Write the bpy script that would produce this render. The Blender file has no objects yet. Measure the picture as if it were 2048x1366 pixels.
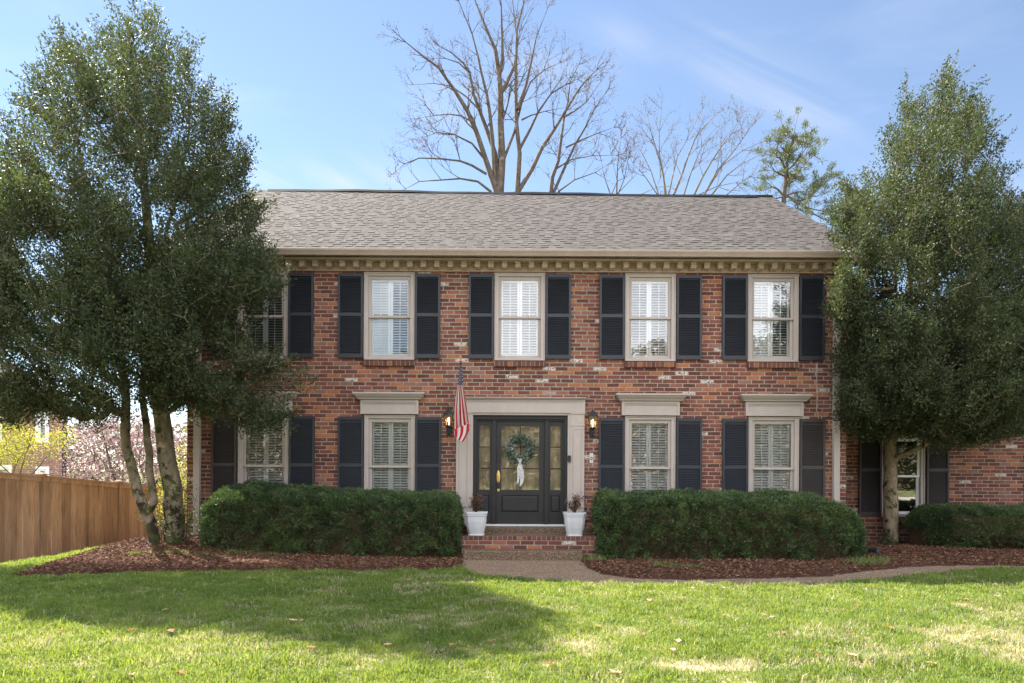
import bpy, bmesh, math, random
import numpy as np
from mathutils import Vector, Matrix, Euler

R = math.radians
random.seed(7)
SC = bpy.context.scene
COL = SC.collection

# ------------------------------------------------------------------ camera
CAMY, CAMZ, F, HZ, ROLL = -13.65, 1.6, 1365.0, 942.0, 0.0052
cam = bpy.data.objects.new('camera', bpy.data.cameras.new('camera'))
COL.objects.link(cam)
cam.data.lens = 24.0; cam.data.sensor_width = 36.0; cam.data.sensor_fit = 'HORIZONTAL'
cam.data.shift_y = (HZ - 683) / 2048
cam.data.clip_start = 0.1; cam.data.clip_end = 2000
cam.matrix_world = Matrix.Translation((0, CAMY, CAMZ)) @ Matrix.Rotation(R(90), 4, 'X') @ Matrix.Rotation(ROLL, 4, 'Z')
SC.camera = cam

# ------------------------------------------------------------------ light
SUNV = Vector((-0.68, 0.58, 1.0)).normalized()          # towards the sun
SUN_EL = math.asin(SUNV.z)
SUN_AZ = math.atan2(SUNV.x, SUNV.y)                       # clockwise from +Y
SUN_STRENGTH, SKY_STRENGTH, EXPOSURE = 4.2, 0.052, 2.12
SC.view_settings.view_transform = 'Standard'
SC.view_settings.look = 'None'
SC.view_settings.exposure = EXPOSURE
SC.view_settings.gamma = 1.0
SC.view_settings.use_curve_mapping = False
world = bpy.data.worlds.new('World'); SC.world = world; world.use_nodes = True
wt = world.node_tree; wn = wt.nodes; wl = wt.links
for n_ in list(wn): wn.remove(n_)
w_out = wn.new('ShaderNodeOutputWorld'); w_bg = wn.new('ShaderNodeBackground')
sky = wn.new('ShaderNodeTexSky'); sky.sky_type = 'NISHITA'; sky.sun_disc = False
sky.sun_elevation = SUN_EL; sky.sun_rotation = SUN_AZ
sky.altitude = 200; sky.air_density = 1.0; sky.dust_density = 0.0; sky.ozone_density = 1.6
w_tc = wn.new('ShaderNodeTexCoord')
w_map = wn.new('ShaderNodeMapping'); w_map.inputs['Scale'].default_value = (1.1, 1.1, 4.0)
w_map.inputs['Rotation'].default_value = (R(8), R(22), R(10))
w_map.inputs['Location'].default_value = (0.35, 0.1, 0.2)
w_noi = wn.new('ShaderNodeTexNoise'); w_noi.inputs['Scale'].default_value = 1.7
w_noi.inputs['Detail'].default_value = 9; w_noi.inputs['Roughness'].default_value = 0.58
w_noi.inputs['Distortion'].default_value = 0.35
w_rmp = wn.new('ShaderNodeValToRGB')
w_rmp.color_ramp.elements[0].position = 0.50; w_rmp.color_ramp.elements[0].color = (0, 0, 0, 1)
w_rmp.color_ramp.elements[1].position = 0.78; w_rmp.color_ramp.elements[1].color = (.18, .18, .18, 1)
w_mix = wn.new('ShaderNodeMixRGB'); w_mix.inputs[2].default_value = (6.2, 6.6, 7.4, 1)
w_hs = wn.new('ShaderNodeHueSaturation'); w_hs.inputs['Saturation'].default_value = 0.92
w_bg.inputs['Strength'].default_value = SKY_STRENGTH
wl.new(w_tc.outputs['Generated'], w_map.inputs['Vector']); wl.new(w_map.outputs[0], w_noi.inputs['Vector'])
wl.new(w_noi.outputs['Fac'], w_rmp.inputs[0]); wl.new(w_rmp.outputs[0], w_mix.inputs[0])
wl.new(sky.outputs[0], w_hs.inputs['Color']); wl.new(w_hs.outputs[0], w_mix.inputs[1])
def wm(op, a, b=None, c=None, clamp=False):
    q = wn.new('ShaderNodeMath'); q.operation = op; q.use_clamp = clamp
    for i, v in enumerate((a, b, c)):
        if v is None: continue
        if isinstance(v, (int, float)): q.inputs[i].default_value = v
        else: wl.new(v, q.inputs[i])
    return q.outputs[0]
def wrange(v, lo, hi):
    q = wn.new('ShaderNodeMapRange'); q.clamp = True; q.interpolation_type = 'SMOOTHSTEP'; wl.new(v, q.inputs[0]); q.inputs[1].default_value = lo; q.inputs[2].default_value = hi; return q.outputs[0]
w_sep = wn.new('ShaderNodeSeparateXYZ'); wl.new(w_tc.outputs['Generated'], w_sep.inputs[0])
dx_, dy_, dz_ = w_sep.outputs[0:3]
# bright clouds added in the unseen half of the sky to fill the facade
w_n2 = wn.new('ShaderNodeTexNoise'); w_n2.inputs['Scale'].default_value = 2.4; w_n2.inputs['Detail'].default_value = 8; w_n2.inputs['Roughness'].default_value = .55
wl.new(w_tc.outputs['Generated'], w_n2.inputs['Vector'])
fill_clouds = wm('MULTIPLY', wrange(wm('MULTIPLY', dy_, -1.0), .02, .40), wrange(w_n2.outputs['Fac'], .36, .56))
w_mb = wn.new('ShaderNodeMixRGB'); w_mb.inputs[2].default_value = (15.0, 15.2, 16.0, 1); wl.new(fill_clouds, w_mb.inputs[0]); wl.new(w_mix.outputs[0], w_mb.inputs[1])
# thin wisps above the right half of the roof
yy = wm('MAXIMUM', dy_, .05); uu_ = wm('DIVIDE', dx_, yy); vv_ = wm('DIVIDE', dz_, yy)
w_n3 = wn.new('ShaderNodeTexNoise'); w_n3.inputs['Scale'].default_value = 5.0; w_n3.inputs['Detail'].default_value = 7; w_n3.inputs['Distortion'].default_value = .6
w_c3 = wn.new('ShaderNodeCombineXYZ'); wl.new(wm('ADD', uu_, vv_), w_c3.inputs[0]); wl.new(wm('MULTIPLY', wm('ADD', vv_, wm('MULTIPLY', uu_, .476)), 3.0), w_c3.inputs[1]); wl.new(w_c3.outputs[0], w_n3.inputs['Vector'])
def wisp(u0, u1, v0, slope, wid):
    d = wm('DIVIDE', wm('SUBTRACT', vv_, wm('MULTIPLY_ADD', wm('SUBTRACT', uu_, u0), slope, v0)), wid)
    g = wm('POWER', 2.718, wm('MULTIPLY', wm('MULTIPLY', d, d), -1.0))
    return wm('MULTIPLY', g, wm('MULTIPLY', wrange(uu_, u0 - .06, u0 + .08), wrange(uu_, u1 + .08, u1 - .06)))
wsum = wm('ADD', wm('ADD', wm('MULTIPLY', wisp(.26, .46, .625, -.476, .042), 1.05), wm('MULTIPLY', wisp(.50, .78, .42, -.10, .06), .35)), wm('ADD', wisp(-.42, -.15, .435, -.06, .028), wm('MULTIPLY', wisp(-.2, .20, .50, .35, .05), .4)))
wfac = wm('MULTIPLY', wm('MULTIPLY', wsum, wrange(w_n3.outputs['Fac'], .33, .68)), .62, clamp=True)
w_mw = wn.new('ShaderNodeMixRGB'); w_mw.inputs[2].default_value = (4.3, 4.5, 5.0, 1); wl.new(wfac, w_mw.inputs[0]); wl.new(w_mb.outputs[0], w_mw.inputs[1])
wl.new(w_mw.outputs[0], w_bg.inputs['Color']); wl.new(w_bg.outputs[0], w_out.inputs[0])

sl = bpy.data.lights.new('sun', 'SUN'); sl.energy = SUN_STRENGTH; sl.angle = R(0.6); sl.color = (1.0, 0.93, 0.82)
so = bpy.data.objects.new('sun', sl); COL.objects.link(so)
so.rotation_euler = SUNV.to_track_quat('Z', 'Y').to_euler(); so.location = (-20, 20, 30)

# ------------------------------------------------------------------ projection helpers (pixels of the 2048 px photograph)
def ray(px, py):
    u, v = px - 1024.0, HZ - py
    u2, v2 = u - ROLL * v, v + ROLL * u
    return Vector((u2 / F, 1.0, v2 / F))
def P(px, py, Y):
    d = ray(px, py) * (Y - CAMY)
    return Vector((d.x, Y, CAMZ + d.z))
def px_x(px, Y, py=800): return P(px, py, Y).x
def ss(t): t = np.clip(t, 0, 1); return t * t * (3 - 2 * t)
def gz(x, y):
    x = np.asarray(x, float); y = np.asarray(y, float)
    z = 0.24 * np.exp(-((x + 6.0) / 2.4) ** 2 - ((y + 0.3) / 1.5) ** 2)
    z = z + 0.07 * np.exp(-((x - 8.0) / 2.2) ** 2 - ((y - 0.2) / 1.2) ** 2)
    z = z - 0.42 * ss((-7.2 - x) / 3.6) * ss((y + 4.5) / 4.5)
    z = z - 1.6 * ss((-11 - x) / 16.0) * ss((y + 6) / 16.0)
    z = z - 0.05 * ss((y + 1) / 3.0) * ss((x - 6) / 2.0)
    z = z + 0.03 * np.sin(x * 0.7 + 1.0) * np.sin(y * 0.9) * ss((-3.0 - y) / 2.0)
    return z
def G(px, py):
    """the point of the terrain seen at a pixel"""
    d = ray(px, py); lo, t = 3.0, 3.0
    while t < 60:
        p = Vector((d.x * t, CAMY + t, CAMZ + d.z * t))
        if p.z < float(gz(p.x, p.y)): break
        lo = t; t += 0.25
    hi = t
    for _ in range(20):
        m = (lo + hi) / 2
        if CAMZ + d.z * m < float(gz(d.x * m, CAMY + m)): hi = m
        else: lo = m
    return Vector((d.x * hi, CAMY + hi, CAMZ + d.z * hi))

# ------------------------------------------------------------------ node helpers
class NB:
    def __init__(s, name):
        s.m = bpy.data.materials.new(name); s.m.use_nodes = True
        s.t = s.m.node_tree; s.n = s.t.nodes; s.l = s.t.links
        for q in list(s.n): s.n.remove(q)
        s.out = s.n.new('ShaderNodeOutputMaterial')
    def put(s, sock, v):
        if isinstance(v, bpy.types.NodeSocket): s.l.new(v, sock)
        elif isinstance(v, (tuple, list)) and len(v) == 3 and sock.type == 'RGBA': sock.default_value = (*v, 1)
        else: sock.default_value = v
    def m_(s, op, a, b=None, c=None, clamp=False):
        q = s.n.new('ShaderNodeMath'); q.operation = op; q.use_clamp = clamp
        s.put(q.inputs[0], a)
        if b is not None: s.put(q.inputs[1], b)
        if c is not None: s.put(q.inputs[2], c)
        return q.outputs[0]
    def obj(s):
        q = s.n.new('ShaderNodeTexCoord'); return q.outputs['Object']
    def xyz(s, v):
        q = s.n.new('ShaderNodeSeparateXYZ'); s.put(q.inputs[0], v); return q.outputs
    def comb(s, x, y, z=0.0):
        q = s.n.new('ShaderNodeCombineXYZ'); s.put(q.inputs[0], x); s.put(q.inputs[1], y); s.put(q.inputs[2], z); return q.outputs[0]
    def mapp(s, v, scale=(1, 1, 1), loc=(0, 0, 0), rot=(0, 0, 0)):
        q = s.n.new('ShaderNodeMapping'); s.put(q.inputs[0], v)
        q.inputs['Scale'].default_value = scale; q.inputs['Location'].default_value = loc; q.inputs['Rotation'].default_value = rot
        return q.outputs[0]
    def noise(s, v, scale, detail=3, rough=.5, dist=0, col=False):
        q = s.n.new('ShaderNodeTexNoise'); s.put(q.inputs['Vector'], v)
        q.inputs['Scale'].default_value = scale; q.inputs['Detail'].default_value = detail
        q.inputs['Roughness'].default_value = rough; q.inputs['Distortion'].default_value = dist
        return q.outputs['Color' if col else 'Fac']
    def white(s, v, col=False):
        q = s.n.new('ShaderNodeTexWhiteNoise'); q.noise_dimensions = '3D'; s.put(q.inputs['Vector'], v)
        return q.outputs['Color' if col else 'Value']
    def ramp(s, f, stops, interp='LINEAR'):
        q = s.n.new('ShaderNodeValToRGB'); s.put(q.inputs[0], f); cr = q.color_ramp; cr.interpolation = interp
        while len(cr.elements) < len(stops): cr.elements.new(0.5)
        for e, (p, c) in zip(cr.elements, stops):
            e.position = p; e.color = (*c, 1) if len(c) == 3 else c
        return q.outputs[0]
    def mix(s, f, a, b, mode='MIX'):
        q = s.n.new('ShaderNodeMixRGB'); q.blend_type = mode
        s.put(q.inputs[0], f); s.put(q.inputs[1], a); s.put(q.inputs[2], b); return q.outputs[0]
    def step(s, f, lo, hi):
        q = s.n.new('ShaderNodeMapRange'); q.clamp = True; s.put(q.inputs[0], f)
        q.inputs[1].default_value = lo; q.inputs[2].default_value = hi; return q.outputs[0]
    def attr(s, name):
        q = s.n.new('ShaderNodeAttribute'); q.attribute_name = name; return q.outputs
    def bump(s, h, strength=.3, dist=.01):
        q = s.n.new('ShaderNodeBump'); s.put(q.inputs['Height'], h)
        q.inputs['Strength'].default_value = strength; q.inputs['Distance'].default_value = dist; return q.outputs[0]
    def bsdf(s, color, rough=.6, spec=.4, normal=None, metal=0.0, emis=None, estr=0.0):
        q = s.n.new('ShaderNodeBsdfPrincipled'); s.put(q.inputs['Base Color'], color)
        s.put(q.inputs['Roughness'], rough); q.inputs['Specular IOR Level'].default_value = spec
        q.inputs['Metallic'].default_value = metal
        if normal is not None: s.l.new(normal, q.inputs['Normal'])
        if emis: q.inputs['Emission Color'].default_value = (*emis, 1); q.inputs['Emission Strength'].default_value = estr
        return q.outputs[0]
    def done(s, sh): s.l.new(sh, s.out.inputs[0]); return s.m

def paint(name, col, rough=.5, var=.05, scale=6, spec=.35, bump=.05):
    b = NB(name); o = b.obj()
    n1 = b.noise(o, scale, 5, .6); n2 = b.noise(b.mapp(o, (1, 1, .15)), 9, 4, .6)
    f = b.m_('ADD', b.m_('MULTIPLY', n1, .6), b.m_('MULTIPLY', n2, .4))
    lo = tuple(c * (1 - var * 1.6) for c in col); hi = tuple(min(1, c * (1 + var)) for c in col)
    c = b.ramp(f, [(.32, lo), (.68, hi)])
    return b.done(b.bsdf(c, b.m_('MULTIPLY_ADD', n1, .15, rough - .07), spec, b.bump(b.noise(o, 90, 2), bump, .002)))

def make_brick():
    b = NB('brick'); o = b.obj(); x, y, z = b.xyz(o)[0:3]
    u = b.m_('ADD', x, y)
    p0 = b.comb(u, z, 0.0)
    dn = b.noise(p0, 14, 2, .6, col=True); dx, dy, _ = b.xyz(dn)[0:3]
    W, H, MO = .254, .080, .0215
    row0 = b.m_('FLOOR', b.m_('DIVIDE', z, H))
    wob = b.m_('MULTIPLY', b.m_('SUBTRACT', b.noise(b.comb(u, row0, 0.0), 1.7, 1), .5), .012)
    v = b.m_('ADD', b.m_('ADD', z, b.m_('MULTIPLY', b.m_('SUBTRACT', dy, .5), .010)), wob)
    uu = b.m_('ADD', u, b.m_('MULTIPLY', b.m_('SUBTRACT', dx, .5), .014))
    rv = b.m_('DIVIDE', v, H); row = b.m_('FLOOR', rv); fv = b.m_('MULTIPLY', b.m_('FRACT', rv), H)
    jit = b.m_('MULTIPLY', b.white(b.comb(row, 3.7, 1.0)), .22)
    ru = b.m_('ADD', b.m_('ADD', b.m_('DIVIDE', uu, W), b.m_('MULTIPLY', b.m_('MODULO', b.m_('ADD', row, 1000.0), 2.0), .5)), jit)
    colm = b.m_('FLOOR', ru); fu = b.m_('MULTIPLY', b.m_('FRACT', ru), W)
    e1 = b.step(fu, MO * .6, MO); e2 = b.step(fv, MO * .55, MO * .95)
    face = b.m_('MULTIPLY', e1, e2)
    rnd = b.white(b.comb(colm, row, 0.0)); rnd2 = b.white(b.comb(colm, row, 7.3)); rnd3 = b.white(b.comb(colm, row, 13.1))
    pal = b.ramp(rnd, [(0, (0.089, 0.030, 0.027)), (.14, (0.136, 0.042, 0.034)), (.32, (0.179, 0.055, 0.042)), (.48, (0.119, 0.045, 0.039)),
                       (.58, (0.211, 0.070, 0.049)), (.70, (0.250, 0.096, 0.067)), (.82, (0.370, 0.139, 0.062)), (.945, (0.250, 0.135, 0.108))], 'CONSTANT')
    inn = b.noise(p0, 30, 4, .65); inn2 = b.noise(p0, 7, 3)
    col = b.mix(b.m_('MULTIPLY', b.step(inn, .35, .72), .42), pal, (0.246, 0.129, 0.095))
    col = b.mix(b.m_('MULTIPLY', b.step(inn2, .52, .75), .35), col, (0.062, 0.031, 0.027))
    # a few bricks keep old white paint, more high on the wall
    wn_ = b.noise(p0, 22, 4, .7)
    ww = b.m_('MULTIPLY', b.step(rnd2, .968, .97), b.step(wn_, .42, .50))
    ws = b.m_('MULTIPLY', b.step(rnd3, .84, .86), b.step(b.noise(p0, 34, 3, .7), .62, .70))
    col = b.mix(b.m_('MAXIMUM', ww, b.m_('MULTIPLY', ws, .75)), col, (.55, .515, .48))
    mort = b.ramp(b.noise(p0, 9, 4, .6), [(.3, (.28, .235, .19)), (.7, (.44, .375, .31))])
    full = b.mix(face, mort, col)
    big = b.noise(b.mapp(p0, (1.6, .8, 1)), .9, 5, .6)
    full = b.mix(b.step(big, .3, .7), b.mix(.30, full, (.22, .17, .15), 'MULTIPLY'), full)
    h = b.m_('ADD', b.m_('MULTIPLY', face, 1.0), b.m_('MULTIPLY', inn, .3))
    return b.done(b.bsdf(full, .85, .2, b.bump(h, .7, .012)))

def make_soldier(zscale=1):
    """bricks laid side by side on edge (sills, landing edge)"""
    b = NB('brick_on_edge'); o = b.obj(); x, y, z = b.xyz(o)[0:3]
    d = b.noise(o, 14, 2, col=True); dx = b.xyz(d)[0]
    u = b.m_('DIVIDE', b.m_('ADD', b.m_('ADD', x, b.m_('MULTIPLY', dx, .012)), b.m_('MULTIPLY', y, 0.0)), .089)
    c = b.m_('FLOOR', u); f = b.m_('FRACT', u); face = b.step(f, .10, .16)
    pal = b.ramp(b.white(b.comb(c, 2.0, 0.0)), [(0, (.095, .036, .030)), (.3, (.15, .055, .04)), (.6, (.12, .048, .04)), (.85, (.26, .10, .05))], 'CONSTANT')
    n = b.noise(o, 30, 4, .6)
    col = b.mix(b.m_('MULTIPLY', b.step(n, .4, .7), .4), pal, (.18, .09, .065))
    full = b.mix(face, (.25, .21, .17), col)
    return b.done(b.bsdf(full, .85, .2, b.bump(b.m_('ADD', face, b.m_('MULTIPLY', n, .3)), .6, .012)))

def make_shingle():
    b = NB('shingle'); o = b.obj(); t = b.attr('tone')['Fac']
    g = b.noise(o, 160, 2, .7); big = b.noise(o, .5, 3)
    c = b.ramp(t, [(0, (.045, .039, .038)), (.35, (.066, .059, .057)), (.7, (.086, .078, .075)), (1, (.112, .102, .099))])
    c = b.mix(b.m_('MULTIPLY', g, .35), c, (.07, .062, .058))
    c = b.mix(b.m_('MULTIPLY', b.step(big, .35, .7), .25), c, (.10, .09, .086))
    return b.done(b.bsdf(c, .92, .15, b.bump(g, .4, .004)))

def make_leaf(name, stops, rough=.38, trans=.25, tcol=(.30, .42, .05), spec=.5):
    b = NB(name); t = b.attr('tone')['Fac']
    c = b.ramp(t, stops)
    p = b.bsdf(c, rough, spec)
    tr = b.n.new('ShaderNodeBsdfTranslucent'); b.put(tr.inputs[0], b.mix(.6, c, tcol))
    mx = b.n.new('ShaderNodeMixShader'); mx.inputs[0].default_value = trans
    b.l.new(p, mx.inputs[1]); b.l.new(tr.outputs[0], mx.inputs[2])
    return b.done(mx.outputs[0])

def make_bark(name, a, c, moss=0.0, moss_h=1.0):
    b = NB(name); o = b.obj(); x, y, z = b.xyz(o)[0:3]
    n1 = b.noise(b.mapp(o, (1, 1, .45)), 9, 6, .65); n2 = b.noise(o, 3.2, 4, .6)
    col = b.ramp(n1, [(.33, c), (.62, a)])
    col = b.mix(b.step(n2, .60, .66), col, tuple(min(1, q * 1.45) for q in a))
    if moss:
        mz = b.step(z, moss_h, -.1)
        mm = b.noise(o, 5.5, 4, .65)
        k = b.step(b.m_('ADD', mm, b.m_('MULTIPLY', mz, .12)), .60 - moss * .06, .66 - moss * .06)
        mc = b.mix(b.step(b.noise(o, 2.1, 2), .46, .54), (.022, .018, .012), (.055, .070, .014))
        col = b.mix(b.m_('MULTIPLY', k, .92), col, mc)
    return b.done(b.bsdf(col, .9, .15, b.bump(n1, .6, .02)))

def make_glass(name, refl=.30, rough=.0, tint=(.98, .99, .99), bumpy=0.0):
    b = NB(name)
    fr = b.n.new('ShaderNodeFresnel'); fr.inputs[0].default_value = 1.5
    gl = b.n.new('ShaderNodeBsdfGlossy'); gl.inputs['Roughness'].default_value = rough; gl.inputs[0].default_value = (1, 1, 1, 1)
    nn = b.bump(b.noise(b.obj(), 2.2 if not bumpy else 5, 2), .035 if not bumpy else bumpy, .02 if not bumpy else .012)
    b.l.new(nn, gl.inputs['Normal'])
    tr = b.n.new('ShaderNodeBsdfTransparent'); tr.inputs[0].default_value = (*tint, 1)
    mx = b.n.new('ShaderNodeMixShader')
    b.l.new(b.m_('ADD', fr.outputs[0], refl, clamp=True), mx.inputs[0])
    b.l.new(tr.outputs[0], mx.inputs[1]); b.l.new(gl.outputs[0], mx.inputs[2])
    return b.done(mx.outputs[0])

def make_lawn():
    b = NB('lawn'); o = b.obj()
    n1 = b.noise(o, .55, 4, .6); n2 = b.noise(o, 30, 4, .7); n3 = b.noise(o, 2.2, 4, .6)
    g = b.ramp(n2, [(.3, (.030, .055, .010)), (.7, (.085, .135, .025))])
    d = b.ramp(n2, [(.3, (.26, .20, .12)), (.7, (.52, .43, .30))])
    f = b.step(b.m_('ADD', b.m_('MULTIPLY', n1, .5), b.m_('MULTIPLY', n3, .5)), .47, .60)
    return b.done(b.bsdf(b.mix(f, g, d), .95, .1, b.bump(n2, .8, .03)))

def make_mulch():
    b = NB('mulch'); o = b.obj()
    n = b.noise(b.mapp(o, (1, 1, 1)), 38, 5, .75); n2 = b.noise(o, 5, 3)
    c = b.ramp(n, [(.30, (.028, .015, .010)), (.5, (.085, .042, .028)), (.70, (.17, .09, .058))])
    c = b.mix(b.m_('MULTIPLY', b.step(n2, .4, .7), .3), c, (.06, .035, .025))
    return b.done(b.bsdf(c, .95, .1, b.bump(n, 1.0, .04)))

def make_aggregate(name, k=1.0):
    b = NB(name); o = b.obj()
    v = b.n.new('ShaderNodeTexVoronoi'); b.put(v.inputs['Vector'], o); v.inputs['Scale'].default_value = 62
    c = b.ramp(b.xyz(v.outputs['Color'])[0], [(0, (.16 * k, .095 * k, .055 * k)), (.4, (.32 * k, .205 * k, .125 * k)), (.75, (.42 * k, .28 * k, .175 * k)), (1, (.58 * k, .47 * k, .36 * k))])
    c = b.mix(b.step(v.outputs['Distance'], .35, .75), c, (.13 * k, .10 * k, .075 * k))
    st = b.noise(o, 2.5, 4, .65)
    c = b.mix(b.m_('MULTIPLY', b.step(st, .48, .75), .4), c, (.12, .085, .05))
    return b.done(b.bsdf(c, .85, .25, b.bump(b.m_('SUBTRACT', 1.0, v.outputs['Distance']), .6, .008)))

def make_wood():
    b = NB('cedar'); o = b.obj(); t = b.attr('tone')['Fac']; x, y, z = b.xyz(o)[0:3]
    g = b.noise(b.mapp(o, (14, 14, .8)), 2.5, 5, .65, .4); k = b.noise(b.mapp(o, (3, 3, .6)), 1.6, 4, .6)
    c = b.ramp(t, [(0, (.34, .225, .15)), (.5, (.47, .32, .22)), (1, (.58, .41, .29))])
    c = b.mix(b.m_('MULTIPLY', b.step(g, .42, .68), .5), c, (.17, .09, .05))
    c = b.mix(b.m_('MULTIPLY', b.step(k, .52, .72), .55), c, (.12, .075, .045))
    c = b.mix(b.m_('MULTIPLY', b.step(b.m_('ADD', z, b.m_('MULTIPLY', k, .5)), .55, .0), .45), c, (.06, .055, .025))
    return b.done(b.bsdf(c, .85, .2, b.bump(g, .4, .006)))

def make_flag():
    b = NB('flag_cloth'); uvn = b.n.new('ShaderNodeUVMap'); uvn.uv_map = 'UVMap'
    u, v, _ = b.xyz(uvn.outputs[0])[0:3]
    st = b.m_('MODULO', b.m_('FLOOR', b.m_('MULTIPLY', u, 13.0)), 2.0)
    c = b.mix(st, (.40, .022, .040), (.66, .60, .57))
    # canton with stars
    fu = b.m_('SUBTRACT', b.m_('FRACT', b.m_('MULTIPLY', u, 7.0)), .5)
    ro = b.m_('FLOOR', b.m_('MULTIPLY', u, 7.0))
    vv = b.m_('ADD', b.m_('MULTIPLY', v, 19.0), b.m_('MULTIPLY', b.m_('MODULO', ro, 2.0), .5))
    fv = b.m_('SUBTRACT', b.m_('FRACT', vv), .5)
    dd = b.m_('ADD', b.m_('ABSOLUTE', fu), b.m_('ABSOLUTE', fv))
    star = b.step(dd, .36, .28)
    can = b.mix(star, (.022, .035, .13), (.75, .74, .72))
    c = b.mix(b.m_('GREATER_THAN', v, .665), c, can)
    p = b.bsdf(c, .8, .15)
    tr = b.n.new('ShaderNodeBsdfTranslucent'); b.put(tr.inputs[0], c)
    mx = b.n.new('ShaderNodeMixShader'); mx.inputs[0].default_value = .25
    b.l.new(p, mx.inputs[1]); b.l.new(tr.outputs[0], mx.inputs[2])
    return b.done(mx.outputs[0])

def make_emit(name, col, s):
    b = NB(name); return b.done(b.bsdf(col, .5, .2, emis=col, estr=s))

M = dict(
    brick=make_brick(), soldier=make_soldier(), shingle=make_shingle(),
    trim=paint('taupe_trim', (.385, .335, .305), .45), gutter=paint('tan_gutter', (.31, .25, .205), .4, .08),
    cornice=paint('tan_cornice', (.405, .315, .245), .5, .08),
    shutter=paint('slate_shutter', (.030, .034, .044), .40, .12), shutter_old=paint('faded_charcoal', (.048, .042, .042), .55, .15),
    door=paint('black_door', (.026, .026, .029), .35, .12), white=paint('white_louvre', (.80, .81, .82), .4, .05),
    ridge=paint('black_ridge', (.012, .013, .018), .7, .2), inside=paint('interior_paint', (.10, .095, .09), .8, .1),
    hall=paint('hall_wood', (.74, .63, .49), .5, .5, 1.6),
    glass=make_glass('window_glass', .12), glass_up=make_glass('upper_glass', .05), doorglass=make_glass('door_glass', .16, .03, (.97, .95, .90), .07),
    brass=paint('brass', (.72, .45, .10), .25, .1, 6, .6), planter=paint('white_planter', (.52, .53, .56), .45, .06, 5),
    black=paint('black_metal', (.028, .030, .034), .45, .25), copper=paint('copper_ball', (.50, .20, .08), .3),
    lampglass=make_glass('lamp_glass', .02, 0, (.97, .93, .82)), bulb=make_emit('bulb', (1.0, .66, .30), 3.2),
    steel=paint('steel_plate', (.50, .49, .47), .35), pipe=paint('black_pipe', (.016, .018, .020), .4, .2),
    step=make_aggregate('step_aggregate', .55), walk=make_aggregate('walk_aggregate', .95),
    lawn=make_lawn(), mulch=make_mulch(), cedar=make_wood(), flag=make_flag(), threshold=paint('threshold', (.62, .62, .62), .4),
    bark=make_bark('holly_bark', (.25, .205, .145), (.10, .08, .052), 1.0, 1.6), bark_r=make_bark('smooth_holly_bark', (.34, .28, .19), (.16, .12, .075), .8, .6),
    bark_grey=make_bark('grey_bark', (.13, .105, .085), (.06, .048, .04)), bark_pale=make_bark('pale_bark', (.19, .16, .135), (.09, .075, .062)),
    bark_dark=make_bark('dark_bark', (.10, .075, .055), (.045, .034, .026)),
    holly=make_leaf('holly_leaf', [(0, (.014, .020, .010)), (.5, (.040, .054, .027)), (.85, (.088, .104, .050)), (1, (.15, .165, .07))], .52, .18, (.26, .34, .06), .25),
    yew=make_leaf('yew_needles', [(0, (.014, .026, .011)), (.5, (.048, .082, .027)), (1, (.14, .20, .06))], .5, .18, (.12, .22, .03)),
    grassm=make_leaf('grass_blades', [(0, (.068, .120, .032)), (.35, (.125, .198, .045)), (.62, (.20, .275, .058)), (.70, (.30, .315, .11)), (.78, (.40, .325, .24)), (1, (.54, .445, .345))], .5, .42, (.48, .56, .05), .3),
    chips=make_leaf('bark_chips', [(0, (.045, .023, .014)), (.45, (.145, .072, .044)), (.8, (.28, .15, .095)), (1, (.48, .33, .23))], .8, .02, (.2, .1, .05), .15),
    pinen=make_leaf('pine_needles', [(0, (.025, .036, .016)), (.6, (.060, .078, .032)), (1, (.12, .14, .05))], .5, .25, (.3, .35, .06)),
    bud=make_leaf('tree_buds', [(0, (.06, .035, .02)), (1, (.16, .095, .05))], .7, .25, (.35, .2, .08), .2),
    blossom=make_leaf('blossom', [(0, (.11, .075, .06)), (.5, (.20, .13, .135)), (1, (.38, .28, .30))], .7, .35, (.7, .45, .5), .2),
    lime=make_leaf('spring_leaf', [(0, (.17, .20, .04)), (.5, (.36, .37, .07)), (1, (.54, .52, .13))], .6, .45, (.7, .7, .05), .2),
    redleaf=make_leaf('red_leaf', [(0, (.06, .022, .016)), (.6, (.13, .05, .03)), (1, (.16, .11, .05))], .5, .15, (.3, .1, .03)),
    wreath=make_leaf('eucalyptus', [(0, (.05, .075, .04)), (.45, (.13, .17, .105)), (.70, (.10, .145, .18)), (.85, (.20, .24, .22)), (1, (.48, .48, .42))], .6, .1, (.3, .4, .2), .2),
    ribbon=paint('grey_ribbon', (.50, .49, .49), .8, .1, 8), tuft=make_leaf('tuft_blades', [(0, (.05, .11, .03)), (1, (.20, .27, .06))], .5, .35, (.4, .5, .05)),
    dry=make_leaf('dry_leaf', [(0, (.26, .12, .05)), (.5, (.42, .27, .15)), (1, (.62, .50, .36))], .75, .2, (.5, .3, .12), .2),
    nbrick=None, concrete=paint('pale_concrete', (.50, .455, .39), .9, .12, 1.5, .2, .2),
)

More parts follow.
